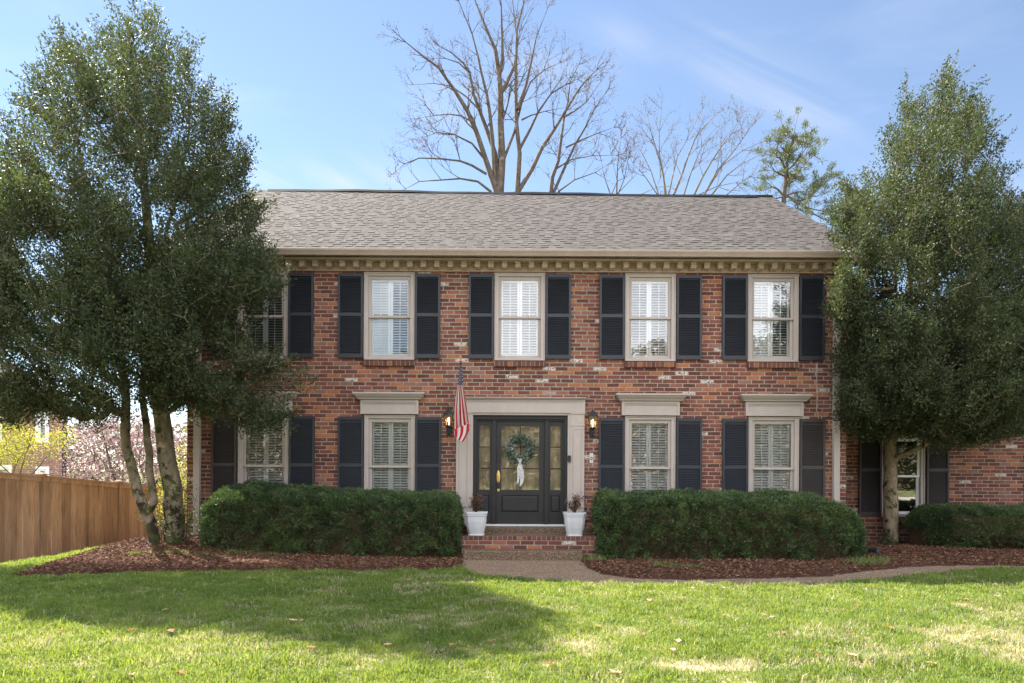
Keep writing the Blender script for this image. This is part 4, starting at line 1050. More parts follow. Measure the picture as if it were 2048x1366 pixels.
def crown_points(poly, Y0, depth, n, seed, reject=None, noise=1.6, thr=.36, thin=False):
    """points inside a crown whose silhouette fills the outline, with real depth"""
    rg = np.random.default_rng(seed); a = np.array(poly, float); x0, y0 = a.min(0); x1, y1 = a.max(0); out = []
    while len(out) < n:
        px, py = rg.uniform(x0, x1), rg.uniform(y0, y1)
        d = float(poly_sd(np.array([px]), np.array([py]), poly)[0])
        if d <= 0: continue
        hw = min(1.0, d / 130.0); dep = depth * max(.42, math.sqrt(max(0.02, 1 - (1 - hw) ** 2)))
        Y = Y0 + rg.uniform(-1, 1) * dep
        p = P(px, py, Y); q = np.array(p)
        # keep gaps between the boughs
        nz_ = .6 * vnoise(np.array([q[0] + q[1] * .6]), np.array([q[2] * 1.55 - q[1] * .5]), noise, seed)[0] + .4 * vnoise(np.array([q[0] - q[1]]), np.array([q[2] + q[1]]), noise * 2.2, seed + 2)[0]
        if nz_ < thr + (.10 if d < 25 else 0): continue
        if reject and reject(q): continue
        if thin and rg.random() < .62 * min(1, max(0, (q[2] - 4.5) / 3.5)): continue
        out.append(q)
    return np.array(out)
def clusters(ends, A, par, per, rad, L, W, rg, along=.5, axis=None, up=.25, spread=.9):
    e = np.asarray(ends); c = A[e]; d = unit(A[e] - A[par[e]] + 1e-6)
    if axis is not None:                                  # shoots lean outward low in the crown and upward high in it
        o = np.stack([c[:, 0] - axis[0], c[:, 1] - axis[1], np.zeros(len(c))], 1); o = o / (np.linalg.norm(o, axis=1, keepdims=True) + .3)
        hz = np.clip((c[:, 2] - 2.0) / 7.0, 0, 1)[:, None]; d = unit(o * (.95 - .45 * hz) + np.array([0, 0, 1.0]) * (.35 + .85 * hz) + d * .25 + rg.normal(size=c.shape) * .22)
    N = len(e) * per; cc = np.repeat(c, per, 0); dd = np.repeat(d, per, 0)
    rsc = np.repeat(rg.uniform(.6, 1.3, len(e)), per)[:, None]
    f = rg.uniform(-1, 1, (N, 1)); g = rg.normal(size=(N, 3)) * rad * rsc * np.array([1, 1, .75]) * ((1.15 - .75 * f.clip(0, 1)) if axis is not None else 1)
    cc = cc + g + dd * f * along * rsc
    base = np.repeat(rg.normal(size=len(e)) * .10 + .30 * (vnoise(c[:, 0] + c[:, 1] * .5, c[:, 2] * 1.3 - c[:, 1] * .5, 1.4, 77) - .5), per)
    tone = np.clip(.45 + base + rg.normal(size=N) * .16, 0, 1)
    return leaves(cc, L, W, None, dd * .6 + unit(g) * .5, spread, .22, rg, up), tone

def sprays(A, par, ends, poly, axis, rg, L, W, lo=-5, hi=34, frac=.8, ln=(.18, .52)):
    """thin leafy shoots standing out of the crown's edge"""
    E = A[ends]; t = E[:, 1] - CAMY; u = E[:, 0] / t * F; v = (E[:, 2] - CAMZ) / t * F
    px = 1024 + u + ROLL * v; py = HZ - (v - ROLL * u); d = poly_sd(px, py, poly)
    k = (d < hi) & (rg.random(len(d)) < frac); S = E[k]; idx = np.asarray(ends)[k]; C = []; D = []; nA = []; nP = []; nR = []
    for q, j in zip(S, idx):
        out = np.array([q[0] - axis[0], q[1] - axis[1], 0.0]); out /= np.linalg.norm(out) + 1e-6
        dr = out * rg.uniform(.2, .8) + np.array([0, 0, rg.uniform(.3, 1.0)]) + rg.normal(size=3) * .18; dr /= np.linalg.norm(dr); l_ = rg.uniform(*ln); n = int(60 * l_ + 8)
        if in_house(q + dr * l_): continue
        f = rg.random(n); p = q + dr * (f * l_)[:, None] + rg.normal(size=(n, 3)) * (.05 * (1.15 - f))[:, None]; C.append(p); D.append(np.repeat(dr[None], n, 0)); nA += [q + dr * l_ * .5, q + dr * l_]; nP += [j, len(A) + len(nA) - 2]; nR += [.004, .002]
    C = np.concatenate(C); D = np.concatenate(D)
    return leaves(C, L, W, None, D, .6, .2, rg), np.clip(.6 + rg.normal(size=len(C)) * .18, 0, 1), np.concatenate([A, np.array(nA)]), np.concatenate([par, np.array(nP)]), np.concatenate([rad, np.array(nR)])

def in_house(q, m=.28):
    x, y, z = q
    if z < 9.2 and -6.5 - m < x < 6.7 + m and y > -m:
        roof_z = EZ + (min(y, RY) - EY) * (RZ - EZ) / (RY - EY)
        if z < roof_z + .3: return True
    if -6.95 < x < 6.95 and y > -.62 and 5.5 < z < 6.2: return True
    if x > 6.4 and y > 1.15 and z < 6.0: return True
    return False

# left holly, several trunks
YT = -1.15
def PP(l, Y=None): return [tuple(P(p[0], p[1], (p[2] if len(p) > 2 else Y))) for p in l]
gA, gB = G(308, 1094), G(352, 1088)
yA, yB = gA.y, gB.y
tl_ = thing('holly_tree', (gB.x, gB.y, gB.z), 'huge dark green holly with several mossy trunks at the left house corner', 'tree')
trunksL = [
    dict(pts=[(gB.x, gB.y, gB.z - .1)] + PP([(349, 1040, yB), (346, 993, yB), (337, 920, yB), (325, 846, yB), (316, 773, yB - .05), (306, 640, yB), (296, 470, yB), (285, 300, yB), (268, 140, yB), (255, 50, yB)]), r=(.19, .02)),
    dict(pts=[(gA.x, gA.y, gA.z - .1)] + PP([(305, 1060, yA), (294, 1028, yA), (285, 1010, yA), (262, 934, yA - .05), (250, 876, yA - .1), (252, 810, yA - .15), (240, 700, yA - .2), (205, 560, yA - .3), (175, 380, yA - .3), (130, 180, yA - .2)]), r=(.105, .015)),
    dict(pts=PP([(294, 1030, yA), (306, 1000, yA), (300, 920, yA + .05), (289, 846, yA + .1), (284, 773, yA + .2), (290, 640, yA + .5), (330, 480, yA + .8), (370, 320, yA + .8), (385, 170, yA + .8)]), r=(.075, .015), at=1),
    dict(pts=PP([(322, 840, yB), (350, 812, yB - .2), (395, 790, yB - .4), (450, 770, yB - .7), (520, 790, yB - 1.0)]), r=(.06, .012), at=1),
]
polyL = [(-150, 380), (-60, 320), (0, 268), (50, 240), (62, 180), (78, 120), (112, 78), (140, 82), (165, 105), (195, 92), (212, 62), (232, 40), (262, 14), (285, 50), (312, 42), (330, 95), (385, 112), (392, 165), (440, 195), (458, 240), (440, 300), (492, 310), (484, 360), (478, 395), (525, 412), (528, 440), (505, 478), (525, 520), (568, 560), (548, 596), (478, 632), (482, 690), (520, 715), (580, 738), (600, 765), (590, 810), (572, 850), (540, 872), (505, 860), (470, 832), (420, 822), (360, 800), (330, 832), (268, 815), (252, 850), (210, 835), (170, 850), (120, 822), (60, 832), (10, 848), (-60, 830), (-130, 760), (-170, 600)]
tipsL = crown_points(polyL, -1.65, 1.95, 2800, 41, lambda q: in_house(q, .12) or q[1] > -.15 and q[0] > -6.2 and q[2] < 6 or q[1] > -2.70 + .58 * q[2] + rng.uniform(-.3, .3), 2.0, .41, True)
A, par, rad, ends = grow(trunksL, tipsL, .0042, .46, .28, .10, .9, 5)
rg = np.random.default_rng(8)
lv, tn = clusters(ends, A, par, 112, .080, .056, .026, rg, .34, (-6.6, -1.3))
l2, t2, A, par, rad = sprays(A, par, ends, polyL, (-6.6, -1.5), rg, .048, .022); frusta('trunk', A, par, rad, M['bark'], tl_, 9)
np_mesh('crown', np.concatenate([lv, l2]), 4, LF, np.concatenate([tn, t2]), M['holly'], tl_)

# right holly
gR = G(1782, 1093); yR = gR.y
tr_ = thing('holly_tree', tuple(gR), 'tall conical dark green holly with one pale smooth trunk at the right', 'tree')
trunksR = [
    dict(pts=[(gR.x, yR, gR.z - .1)] + PP([(1782, 1050, yR), (1781, 1016, yR), (1780, 946, yR), (1779, 890, yR), (1786, 800, yR), (1808, 660, yR), (1825, 500, yR), (1845, 340, yR), (1862, 215, yR)]), r=(.165, .015)),
    dict(pts=PP([(1780, 935, yR), (1795, 913, yR - .1), (1830, 901, yR - .3), (1880, 880, yR - .5), (1960, 850, yR - .6)]), r=(.07, .015), at=1),
    dict(pts=PP([(1790, 780, yR), (1840, 640, yR + .1), (1900, 480, yR + .1), (1935, 330, yR), (1945, 200, yR)]), r=(.06, .012), at=1),
    dict(pts=PP([(1800, 700, yR), (1790, 560, yR - .2), (1785, 430, yR - .2), (1795, 370, yR)]), r=(.045, .01), at=1),
]
polyR = [(1897, 128), (1908, 175), (1925, 205), (1948, 180), (1956, 225), (1976, 262), (1996, 300), (1994, 345), (2025, 380), (2055, 420), (2085, 480), (2100, 560), (2130, 680), (2125, 790), (2080, 830), (2040, 870), (2000, 862), (1960, 885), (1900, 882), (1850, 865), (1800, 862), (1760, 872), (1715, 865), (1690, 850), (1672, 830), (1668, 790), (1680, 730), (1678, 690), (1690, 640), (1660, 650), (1664, 622), (1700, 590), (1708, 545), (1688, 505), (1672, 478), (1700, 455), (1690, 410), (1685, 385), (1712, 368), (1722, 330), (1750, 318), (1775, 265), (1778, 235), (1800, 205), (1812, 185), (1826, 135), (1838, 200), (1862, 205), (1878, 165)]
tipsR = crown_points(polyR, yR - 1.15, 2.1, 2500, 42, lambda q: in_house(q, .12), 1.5, .43, True)
tipsR = np.concatenate([tipsR, crown_points([(1668, 440), (1705, 430), (1725, 500), (1720, 620), (1668, 655), (1675, 600), (1690, 520), (1668, 480)], -1.15, .6, 75, 43, None, 1.9, .36)])
A, par, rad, ends = grow(trunksR, tipsR, .0042, .46, .28, .10, .9, 6)
lv, tn = clusters(ends, A, par, 112, .080, .056, .026, rg, .32, (8.3, yR - .6))
l2, t2, A, par, rad = sprays(A, par, ends, polyR, (8.3, yR - .3), rg, .048, .022); frusta('trunk', A, par, rad, M['bark_r'], tr_, 9)
np_mesh('crown', np.concatenate([lv, l2]), 4, LF, np.concatenate([tn, t2]), M['holly'], tr_)

# ------------------------------------------------------------------ bare trees beyond the roof
def bare_tree(lab, base_px, Y, limbs, org, sc, r0, seed, zbase=-1.0, twl=1.0, mat='bark_grey', dens=1.0, buds=True):
    rg = random.Random(seed); root = P(base_px[0], base_px[1], Y); ground = (root.x, Y, zbase)
    t = thing('bare_tree', ground, lab, 'tree', 'leafless trees beyond the house'); segs = []; bud = []
    def add(a, b_, ra, rb): segs.append((a, b_, ra, rb))
    add(Vector(ground), root, r0 * 1.25, r0)
    def twig(p, d, L, r, lev):
        n = max(2, int(L / (.45 if lev < 2 else .3))); q = p.copy(); dd = d.normalized()
        for i in range(n):
            dd = (dd + Vector((rg.gauss(0, .10), rg.gauss(0, .10), rg.gauss(.085, .07)))).normalized(); e = q + dd * (L / n)
            ra = r * (1 - i / n * .8); rb = r * (1 - (i + 1) / n * .8); add(q, e, ra, rb)
            if lev < 3:
                for _ in range((2 if rg.random() < .45 else 1) if lev < 2 or rg.random() < .9 else 0):
                    s = rg.choice((-1, 1)); ax = dd.cross(Vector((rg.gauss(0, 1), rg.gauss(0, 1), rg.gauss(0, 1)))).normalized()
                    nd = (dd * .75 + ax * rg.uniform(.4, .9) + Vector((0, 0, .12))).normalized()
                    twig(e, nd, L * rg.uniform(.42, .72), rb * .70 + .004, lev + 1)
            if lev >= 2 and buds and rg.random() < .5: bud.append(e)
            q = e
    for li in limbs:
        pts2, ra, dy = li[0], li[1], li[2]
        n = len(pts2); pts = []
        for i, (a, b_) in enumerate(pts2): pts.append(P(org[0] + a / sc, org[1] + b_ / sc, Y + dy * (i / (n - 1)) ** 1.2))
        ra *= .92
        if li[3] if len(li) > 3 else True: pts = [root] + pts if (pts[0] - root).length > .3 else pts
        m = len(pts)
        for i in range(m - 1):
            a, b_ = pts[i], pts[i + 1]; fa, fb = 1 - i / (m - 1) * .88, 1 - (i + 1) / (m - 1) * .88
            k = max(1, int((b_ - a).length / .9))
            for j in range(k):
                p0 = a.lerp(b_, j / k); p1 = a.lerp(b_, (j + 1) / k); r_a = ra * (fa + (fb - fa) * j / k); r_b = ra * (fa + (fb - fa) * (j + 1) / k); add(p0, p1, r_a, r_b)
                f = (i + (j + .5) / k) / (m - 1)
                if f > .22 and i > 0:
                    for _ in range(2 if rg.random() < .55 * dens else 1):
                        d = (p1 - p0).normalized(); ax = d.cross(Vector((rg.gauss(0, 1), rg.gauss(0, 1), rg.gauss(0, 1)))).normalized()
                        twig(p1, (d * .7 + ax * rg.uniform(.5, 1.0) + Vector((0, 0, .15))), rg.uniform(.9, 2.0) * twl * (1.30 - .95 * f), max(.018, r_b * .34), 1)
        twig(pts[-1], (pts[-1] - pts[-2]), .65 * twl, ra * .12 + .006, 1)
    a = np.array([tuple(s[0]) for s in segs]); b_ = np.array([tuple(s[1]) for s in segs]); ra = np.array([s[2] for s in segs]); rb = np.array([s[3] for s in segs])
    d = unit(b_ - a); ref = np.where(np.abs(d[:, 2:3]) > .9, np.array([[1., 0, 0]]), np.array([[0, 0, 1.]])); u = unit(np.cross(d, ref)); w = np.cross(d, u); n = 5; rings = []
    for c, r in ((a, ra), (b_, rb)):
        for i in range(n): th = 2 * np.pi * i / n; rings.append(c + (u * np.cos(th) + w * np.sin(th)) * r[:, None])
    np_mesh('trunk', np.stack(rings, 1), 2 * n, [(i, (i + 1) % n, n + (i + 1) % n, n + i) for i in range(n)], np.full(len(a), .5), M[mat], t, smooth=True)
    if bud:
        B = np.array([tuple(q) for q in bud]); r2 = np.random.default_rng(seed); B = np.repeat(B, 2, 0) + r2.normal(size=(len(B) * 2, 3)) * .05
        np_mesh('buds', leaves(B, .06, .035, None, None, 1, .2, r2), 4, LF, r2.random(len(B)), M['bud'], t)['kind'] = 'stuff'
    print('bare tree', len(segs))
O3, S3 = (780, 0), 3.416
limbs1 = [
    ([(730, 1310), (650, 1080), (590, 900), (530, 760), (450, 630), (400, 560), (330, 460), (220, 380), (110, 290)], .17, -2.0),
    ([(740, 1310), (720, 1050), (660, 880), (610, 750), (570, 640), (545, 500), (500, 430), (420, 360), (330, 310)], .15, 1.0),
    ([(750, 1310), (765, 1080), (755, 850), (755, 640), (745, 520), (720, 340), (690, 270), (640, 150), (580, 0)], .24, 0.0),
    ([(755, 640), (800, 560), (850, 450), (870, 300), (850, 120), (830, -60)], .11, 1.5, False),
    ([(745, 520), (770, 400), (765, 230), (760, 50), (750, -80)], .10, -1.0, False),
    ([(720, 1300), (700, 950), (680, 760), (660, 640), (625, 500), (600, 380), (560, 230), (470, 10)], .13, -1.5),
    ([(870, 1310), (885, 1050), (865, 850), (860, 640), (862, 400), (868, 200), (910, 30), (930, -60)], .15, .5),
    ([(870, 750), (930, 580), (970, 400), (1000, 250), (1060, 100)], .09, 1.5, False),
    ([(885, 1020), (950, 900), (1010, 770), (1100, 640), (1200, 580), (1280, 540)], .08, -1.2, False),
    ([(880, 1305), (970, 1160), (1040, 1010), (1120, 890), (1200, 760), (1270, 640), (1330, 560), (1410, 480)], .14, -1.0),
    ([(660, 1190), (560, 1130), (480, 1100), (350, 1085), (200, 1080), (100, 1120), (40, 1170)], .07, -1.5, False),
    ([(690, 1310), (600, 1240), (480, 1220), (350, 1230), (200, 1240), (110, 1290)], .07, 1.0, False),
    ([(560, 830), (480, 790), (400, 780), (300, 790), (190, 810)], .05, 1.0, False),
    ([(640, 1080), (560, 980), (440, 920), (320, 905), (260, 930)], .06, -1.0, False),
    ([(780, 1080), (850, 900), (900, 700), (960, 560), (1050, 480), (1160, 430)], .08, 1.2, False),
    ([(610, 750), (520, 660), (420, 590), (300, 570), (160, 580)], .05, 1.2, False),
    ([(545, 500), (470, 430), (380, 400), (300, 400)], .04, -1.2, False),
    ([(900, 820), (960, 790), (1060, 760), (1200, 735)], .045, -1.0, False),
]
bare_tree('tallest bare grey tree above the middle of the roof', (1000, 440), 17.5, limbs1, O3, S3, .34, 3)
limbs2 = [
    ([(1100, 1310), (1110, 1210), (1150, 1100), (1170, 950), (1190, 800), (1215, 700), (1230, 560), (1290, 440)], .13, .5),
    ([(1120, 1310), (1200, 1130), (1270, 980), (1330, 880), (1400, 740), (1470, 640)], .10, -1.0),
    ([(1140, 1150), (1240, 1090), (1380, 1065), (1550, 1060)], .05, 1.0, False),
    ([(1200, 1010), (1300, 960), (1420, 910), (1530, 870)], .05, -.8, False),
    ([(1150, 1310), (1260, 1230), (1400, 1180), (1480, 1130)], .06, .8),
    ([(1190, 800), (1260, 760), (1340, 700), (1440, 560)], .06, .8, False),
    ([(1160, 1310), (1080, 1200), (1020, 1140)], .03, .8),
]
bare_tree('leaning bare tree just right of the tallest one above the roof', (1108, 430), 19.5, limbs2, O3, S3, .20, 4, twl=.9)
O4, S4 = (1180, 200), 3.938
limbs3 = [([(160, 740), (110, 600), (90, 480)], .05, .5), ([(210, 740), (215, 560), (225, 420), (245, 300)], .06, .2), ([(220, 745), (270, 620), (300, 470), (310, 420)], .045, -.5), ([(170, 745), (215, 640), (165, 430)], .04, -.5), ([(210, 745), (330, 620), (390, 560)], .035, .5)]
bare_tree('small bare tree between the two groups above the roof', (1232, 420), 21.0, limbs3, O4, S4, .13, 5, twl=.75)
limbs4 = [
    ([(600, 745), (570, 550), (510, 350), (480, 250), (455, 130)], .075, -.5), ([(590, 745), (580, 600), (545, 420), (545, 250), (565, 70)], .08, .5), ([(540, 745), (480, 560), (400, 400), (345, 360)], .05, 1.0),
    ([(530, 745), (430, 600), (340, 500)], .05, -1.0), ([(660, 745), (720, 600), (770, 450), (830, 300), (900, 210), (980, 130)], .09, .5), ([(620, 745), (660, 560), (690, 440), (760, 320), (865, 110)], .06, 1.0),
    ([(740, 745), (800, 560), (880, 370), (1060, 200)], .06, -1.0), ([(820, 745), (890, 600), (960, 480), (1040, 360), (1110, 270), (1160, 180)], .08, .3), ([(900, 745), (1000, 560), (1110, 430), (1200, 310), (1270, 210)], .08, -.6),
    ([(960, 745), (1080, 590), (1200, 500), (1370, 420)], .07, .8), ([(900, 745), (1040, 520), (1200, 400), (1380, 320)], .06, 1.2), ([(1080, 745), (1200, 640), (1330, 560)], .05, -1.0), ([(860, 745), (1000, 680), (1150, 650), (1250, 600)], .045, 1.0), ([(400, 745), (520, 690), (560, 720)], .03, 1.0)]
bare_tree('wide fan shaped bare tree above the right half of the roof', (1362, 470), 23.0, limbs4, O4, S4, .24, 6, twl=.95, mat='bark_pale')
# pine
def pine(lab, poly, base_px, top_px, Y, n, seed, r0):
    rg = np.random.default_rng(seed); b0 = P(*base_px, Y); b1 = P(*top_px, Y)
    t = thing('pine_tree', (b0.x, Y, -1.0), lab, 'tree'); pts = crown_points(poly, Y, 2.0, n, seed, None, 1.6, .33)
    A, par, rad, ends = grow([dict(pts=[(b0.x, Y, -1.0), tuple(b0), tuple(b1)], r=(r0, .03), straight=True)], pts, .012, .42, .6, .12, .3, seed)
    frusta('trunk', A, par, rad, M['bark_grey'], t, 5)
    lv, tn = clusters(ends, A, par, 46, .10, .17, .020, rg, .16, up=.5); np_mesh('crown', lv, 4, LF, tn, M['pinen'], t)
def pine_limbs(lab, Y, trunk, limbs, seed, r0):
    rg = np.random.default_rng(seed); O = lambda q, yy: np.array(P(1180 + q[0] / 3.938, 200 + q[1] / 3.938, yy)); t0 = O(trunk[0], Y)
    t = thing('pine_tree', (t0[0], Y, -1.0), lab, 'tree'); nA, nP, nR, tips = [], [], [], []
    def node(p, par_, r): nA.append(np.array(p, float)); nP.append(par_); nR.append(r); return len(nA) - 1
    k = node((t0[0], Y, -1.0), -1, r0); tn_ = [k]
    for i, q in enumerate(trunk): k = node(O(q, Y), k, r0 * (1 - .8 * i / (len(trunk) - 1))); tn_.append(k)
    for li in limbs:
        dy = rg.uniform(-1.6, 1.6); pts = [O(q, Y + dy * f) for q, f in zip(li, np.linspace(0, 1, len(li)))]
        A0 = np.array(nA); k = int(np.argmin(((A0 - pts[0]) ** 2).sum(1))); L = sum(np.linalg.norm(b - a) for a, b in zip(pts, pts[1:])); done = 0
        for a, b in zip(pts, pts[1:]):
            m = max(1, int(np.linalg.norm(b - a) / .22)); d = (b - a) / np.linalg.norm(b - a)
            for i in range(1, m + 1):
                p = a + (b - a) * i / m + rg.normal(size=3) * .02; done += np.linalg.norm(b - a) / m; f = done / L; k = node(p, k, max(.012, .045 * (1 - f)))
                if f > .18:
                    for _ in range(2 if rg.random() < .65 else 1):
                        e = p + (d * rg.uniform(.1, .5) + rg.normal(size=3) * .26 + np.array([0, 0, .22])) * rg.uniform(.5, 1.1); j_ = node(e, k, .006); tips.append(j_)
    for k in tn_[-3:]:
        for _ in range(16): tips.append(node(nA[k] + rg.normal(size=3) * np.array([.28, .28, .32]), k, .006))
    A, par, rad = np.array(nA), np.array(nP), np.array(nR); frusta('trunk', A, par, rad, M['bark_grey'], t, 5)
    lv, tn = clusters(np.array(tips), A, par, 60, .055, .15, .020, rg, .10, up=.5, spread=.8); np_mesh('crown', lv, 4, LF, tn, M['pinen'], t)
pine_limbs('feathery green pine rising behind the right end of the roof', 14.0, [(1515, 1000), (1530, 760), (1545, 560), (1560, 420), (1600, 300)], [
    [(1545, 640), (1640, 560), (1700, 500), (1780, 410)], [(1550, 560), (1640, 470), (1735, 330)], [(1550, 500), (1470, 450), (1475, 330)], [(1560, 430), (1640, 390), (1665, 330)],
    [(1550, 620), (1450, 560), (1410, 470)], [(1535, 700), (1430, 690), (1350, 720)], [(1530, 740), (1650, 800), (1780, 760), (1890, 720)], [(1600, 800), (1750, 860), (1900, 880), (2000, 860)],
    [(1700, 790), (1800, 700), (1900, 590)], [(1540, 660), (1620, 640), (1640, 600)], [(1530, 720), (1600, 730), (1690, 720), (1760, 660)], [(1700, 850), (1800, 930), (1930, 960)], [(1560, 420), (1510, 380), (1490, 330)], [(1580, 360), (1600, 320), (1570, 290)],
    [(1535, 760), (1460, 780), (1400, 740)], [(1620, 780), (1640, 860), (1720, 900)]], 51, .12)

# ------------------------------------------------------------------ wooden fence
fence = thing('wooden_fence', (-9.9, 3.0, -.5), 'tall brown cedar board fence with capped posts at the left edge', 'fence')
fp = [(-10.45, -1.35, 1.62), (-10.12, 1.05, 1.44), (-9.80, 3.35, 1.25), (-9.5, 5.7, 1.06), (-9.2, 8.1, .9), (-8.9, 10.5, .75)]
for i, (x, y, z) in enumerate(fp):
    b = float(gz(x, y)) - .3; s = .062
    mb = MB(); mb.box(x - s, x + s, y - s, y + s, b, z + .02, .35); po = build('post', mb, M['cedar'], fence, bevel=0)
    mb = MB(); mb.box(x - s - .025, x + s + .025, y - s - .025, y + s + .025, z + .02, z + .045, .2)
    mb.hexa([(x - s - .01, y - s - .01, z + .045), (x + s + .01, y - s - .01, z + .045), (x + s + .01, y + s + .01, z + .045), (x - s - .01, y + s + .01, z + .045), (x - .02, y - .02, z + .08), (x + .02, y - .02, z + .08), (x + .02, y + .02, z + .08), (x - .02, y + .02, z + .08)], .2)
    build('post_cap', mb, M['cedar'], po)
frg = random.Random(2)
for (xa, ya, za), (xb, yb, zb) in zip(fp, fp[1:]):
    a = Vector((xa, ya, 0)); b_ = Vector((xb, yb, 0)); d = (b_ - a); L = d.length; d.normalize(); nr = Vector((d.y, -d.x, 0)) ; mb = MB(); s = .085
    while s < L - .06:
        w = frg.uniform(.132, .146); e = min(s + w, L - .055); zt0 = za + (zb - za) * s / L - .03; o_ = .012 if int(s / .14) % 2 else 0.0
        o_ += frg.uniform(0, .004)
        p0 = a + d * s + nr * (.005 + o_); p1 = a + d * (e - .004) + nr * (.005 + o_); q = nr * .018; zb0 = float(gz(p0.x, p0.y)) - .08
        mb.hexa([(p0.x + q.x, p0.y + q.y, zb0), (p1.x + q.x, p1.y + q.y, zb0), (p1.x, p1.y, zb0), (p0.x, p0.y, zb0), (p0.x + q.x, p0.y + q.y, zt0), (p1.x + q.x, p1.y + q.y, zt0), (p1.x, p1.y, zt0), (p0.x, p0.y, zt0)], frg.random())
        s = e
    build('board_panel', mb, M['cedar'], fence)
    mb = MB()
    for (dz0, dz1, t0, t1) in ((-.10, .0, .040, .058), (-.001, .028, -.05, .085)):
        p0 = a + d * .052; p1 = a + d * (L - .052)
        mb.hexa([tuple(p0 + nr * t1 + Vector((0, 0, za + dz0 - .02))), tuple(p1 + nr * t1 + Vector((0, 0, zb + dz0 - .02))), tuple(p1 + nr * t0 + Vector((0, 0, zb + dz0 - .02))), tuple(p0 + nr * t0 + Vector((0, 0, za + dz0 - .02))),
                 tuple(p0 + nr * t1 + Vector((0, 0, za + dz1 - .02))), tuple(p1 + nr * t1 + Vector((0, 0, zb + dz1 - .02))), tuple(p1 + nr * t0 + Vector((0, 0, zb + dz1 - .02))), tuple(p0 + nr * t0 + Vector((0, 0, za + dz1 - .02)))], .75)
    build('cap_rail', mb, M['cedar'], fence)

# ------------------------------------------------------------------ neighbour's house
NY = 16.0
def make_nbrick():
    b = NB('pale_brick'); o = b.obj(); x, y, z = b.xyz(o)[0:3]; br = b.n.new('ShaderNodeTexBrick'); b.put(br.inputs['Vector'], b.comb(b.m_('ADD', x, y), z, 0.0))
    br.inputs['Scale'].default_value = 1.0; br.inputs['Brick Width'].default_value = .24; br.inputs['Row Height'].default_value = .085; br.inputs['Mortar Size'].default_value = .008
    br.inputs['Color1'].default_value = (.30, .155, .11, 1); br.inputs['Color2'].default_value = (.21, .105, .08, 1); br.inputs['Mortar'].default_value = (.38, .30, .24, 1)
    c = b.mix(b.m_('MULTIPLY', b.noise(o, 2.0, 4), .5), br.outputs[0], (.26, .16, .12)); return b.done(b.bsdf(c, .9, .2))
M['nbrick'] = make_nbrick()
nr_ = P(127, 900, NY); nh = thing('brick_house', (nr_.x - 5, NY, -1.8), "neighbour's pale brown brick house beyond the fence at far left", 'house')
def NP(px, py): q = P(px, py, NY); return q.x, q.z
nops = []
for (a, b_, c, d) in ((72, 99, 812, 885), (72, 99, 933, 975), (-10, 24, 930, 985), (-25, 5, 812, 885)):
    x0, z1 = NP(a, c); x1, z0 = NP(b_, d); nops.append((x0, x1, z0, z1))
nx1, nzt = NP(127, 792)
nx1 = NP(127, 900)[0]
mb = MB(); wall_panel(mb, nx1 - 10, nx1, -2.2, nzt, nops, NY, .15)
SK = -7.0
mb.add([(nx1, NY, -2.2), (nx1 + SK, NY + 9, -2.2), (nx1 + SK, NY + 9, nzt), (nx1, NY, nzt)], [(0, 1, 2, 3)]); mb.add([(nx1 - 10, NY, -2.2), (nx1 - 10 + SK, NY + 9, -2.2), (nx1 - 10 + SK, NY + 9, nzt), (nx1 - 10, NY, nzt)], [(3, 2, 1, 0)])
build('wall', mb, M['nbrick'], nh)
for (x0, x1, z0, z1) in nops:
    mb = MB(); mb.ring(x0, x1, z0, z1, .12, .12, .12, NY - .03, NY + .06); mb.ring(x0 + .12, x1 - .12, z0 + .12, z1 - .12, .07, .07, .07, NY + .0, NY + .07); mb.box(x0 + .12, x1 - .12, NY + .01, NY + .06, (z0 + z1) / 2 - .03, (z0 + z1) / 2 + .03)
    wn2 = build('window', mb, M['white'], nh); mb = MB(); mb.box(x0 + .15, x1 - .15, NY + .08, NY + .09, z0 + .15, z1 - .15); build('pane', mb, M['glass'], wn2)
    mb = MB()
    for zz in np.arange(z0 + .2, z1 - .15, .11): mb.box(x0 + .17, x1 - .17, NY + .14, NY + .16, zz, zz + .06)
    build('louvre_panel', mb, M['white'], wn2)
mb = MB(); mb.box(nx1 - 9.8, nx1 - .6, NY + .5, NY + .6, -2, nzt - .1); build('interior_wall', mb, M['inside'], nh)
mb = MB(); e = .45
mb.add([(nx1 - 10 - e, NY - e, nzt), (nx1 + e, NY - e, nzt), (nx1 + e + SK, NY + 9 + e, nzt), (nx1 - 10 - e + SK, NY + 9 + e, nzt), (nx1 - 6.5 + SK / 2, NY + 4.5, nzt + 2.9), (nx1 - 3.8 + SK / 2, NY + 4.5, nzt + 2.9)], [(3, 2, 1, 0), (0, 1, 5, 4), (1, 2, 5), (2, 3, 4, 5), (3, 0, 4)])
build('roof', mb, M['shingle'], nh)
mb = MB(); mb.box(nx1 - 10 - e, nx1 + e, NY - e - .1, NY - e + .02, nzt - .10, nzt + .03); build('gutter', mb, M['bark_dark'], nh)
mb = MB(); mb.box(nx1 + .0, nx1 + .14, NY - .10, NY + .02, -2.2, nzt); build('downspout', mb, M['ridge'], nh)

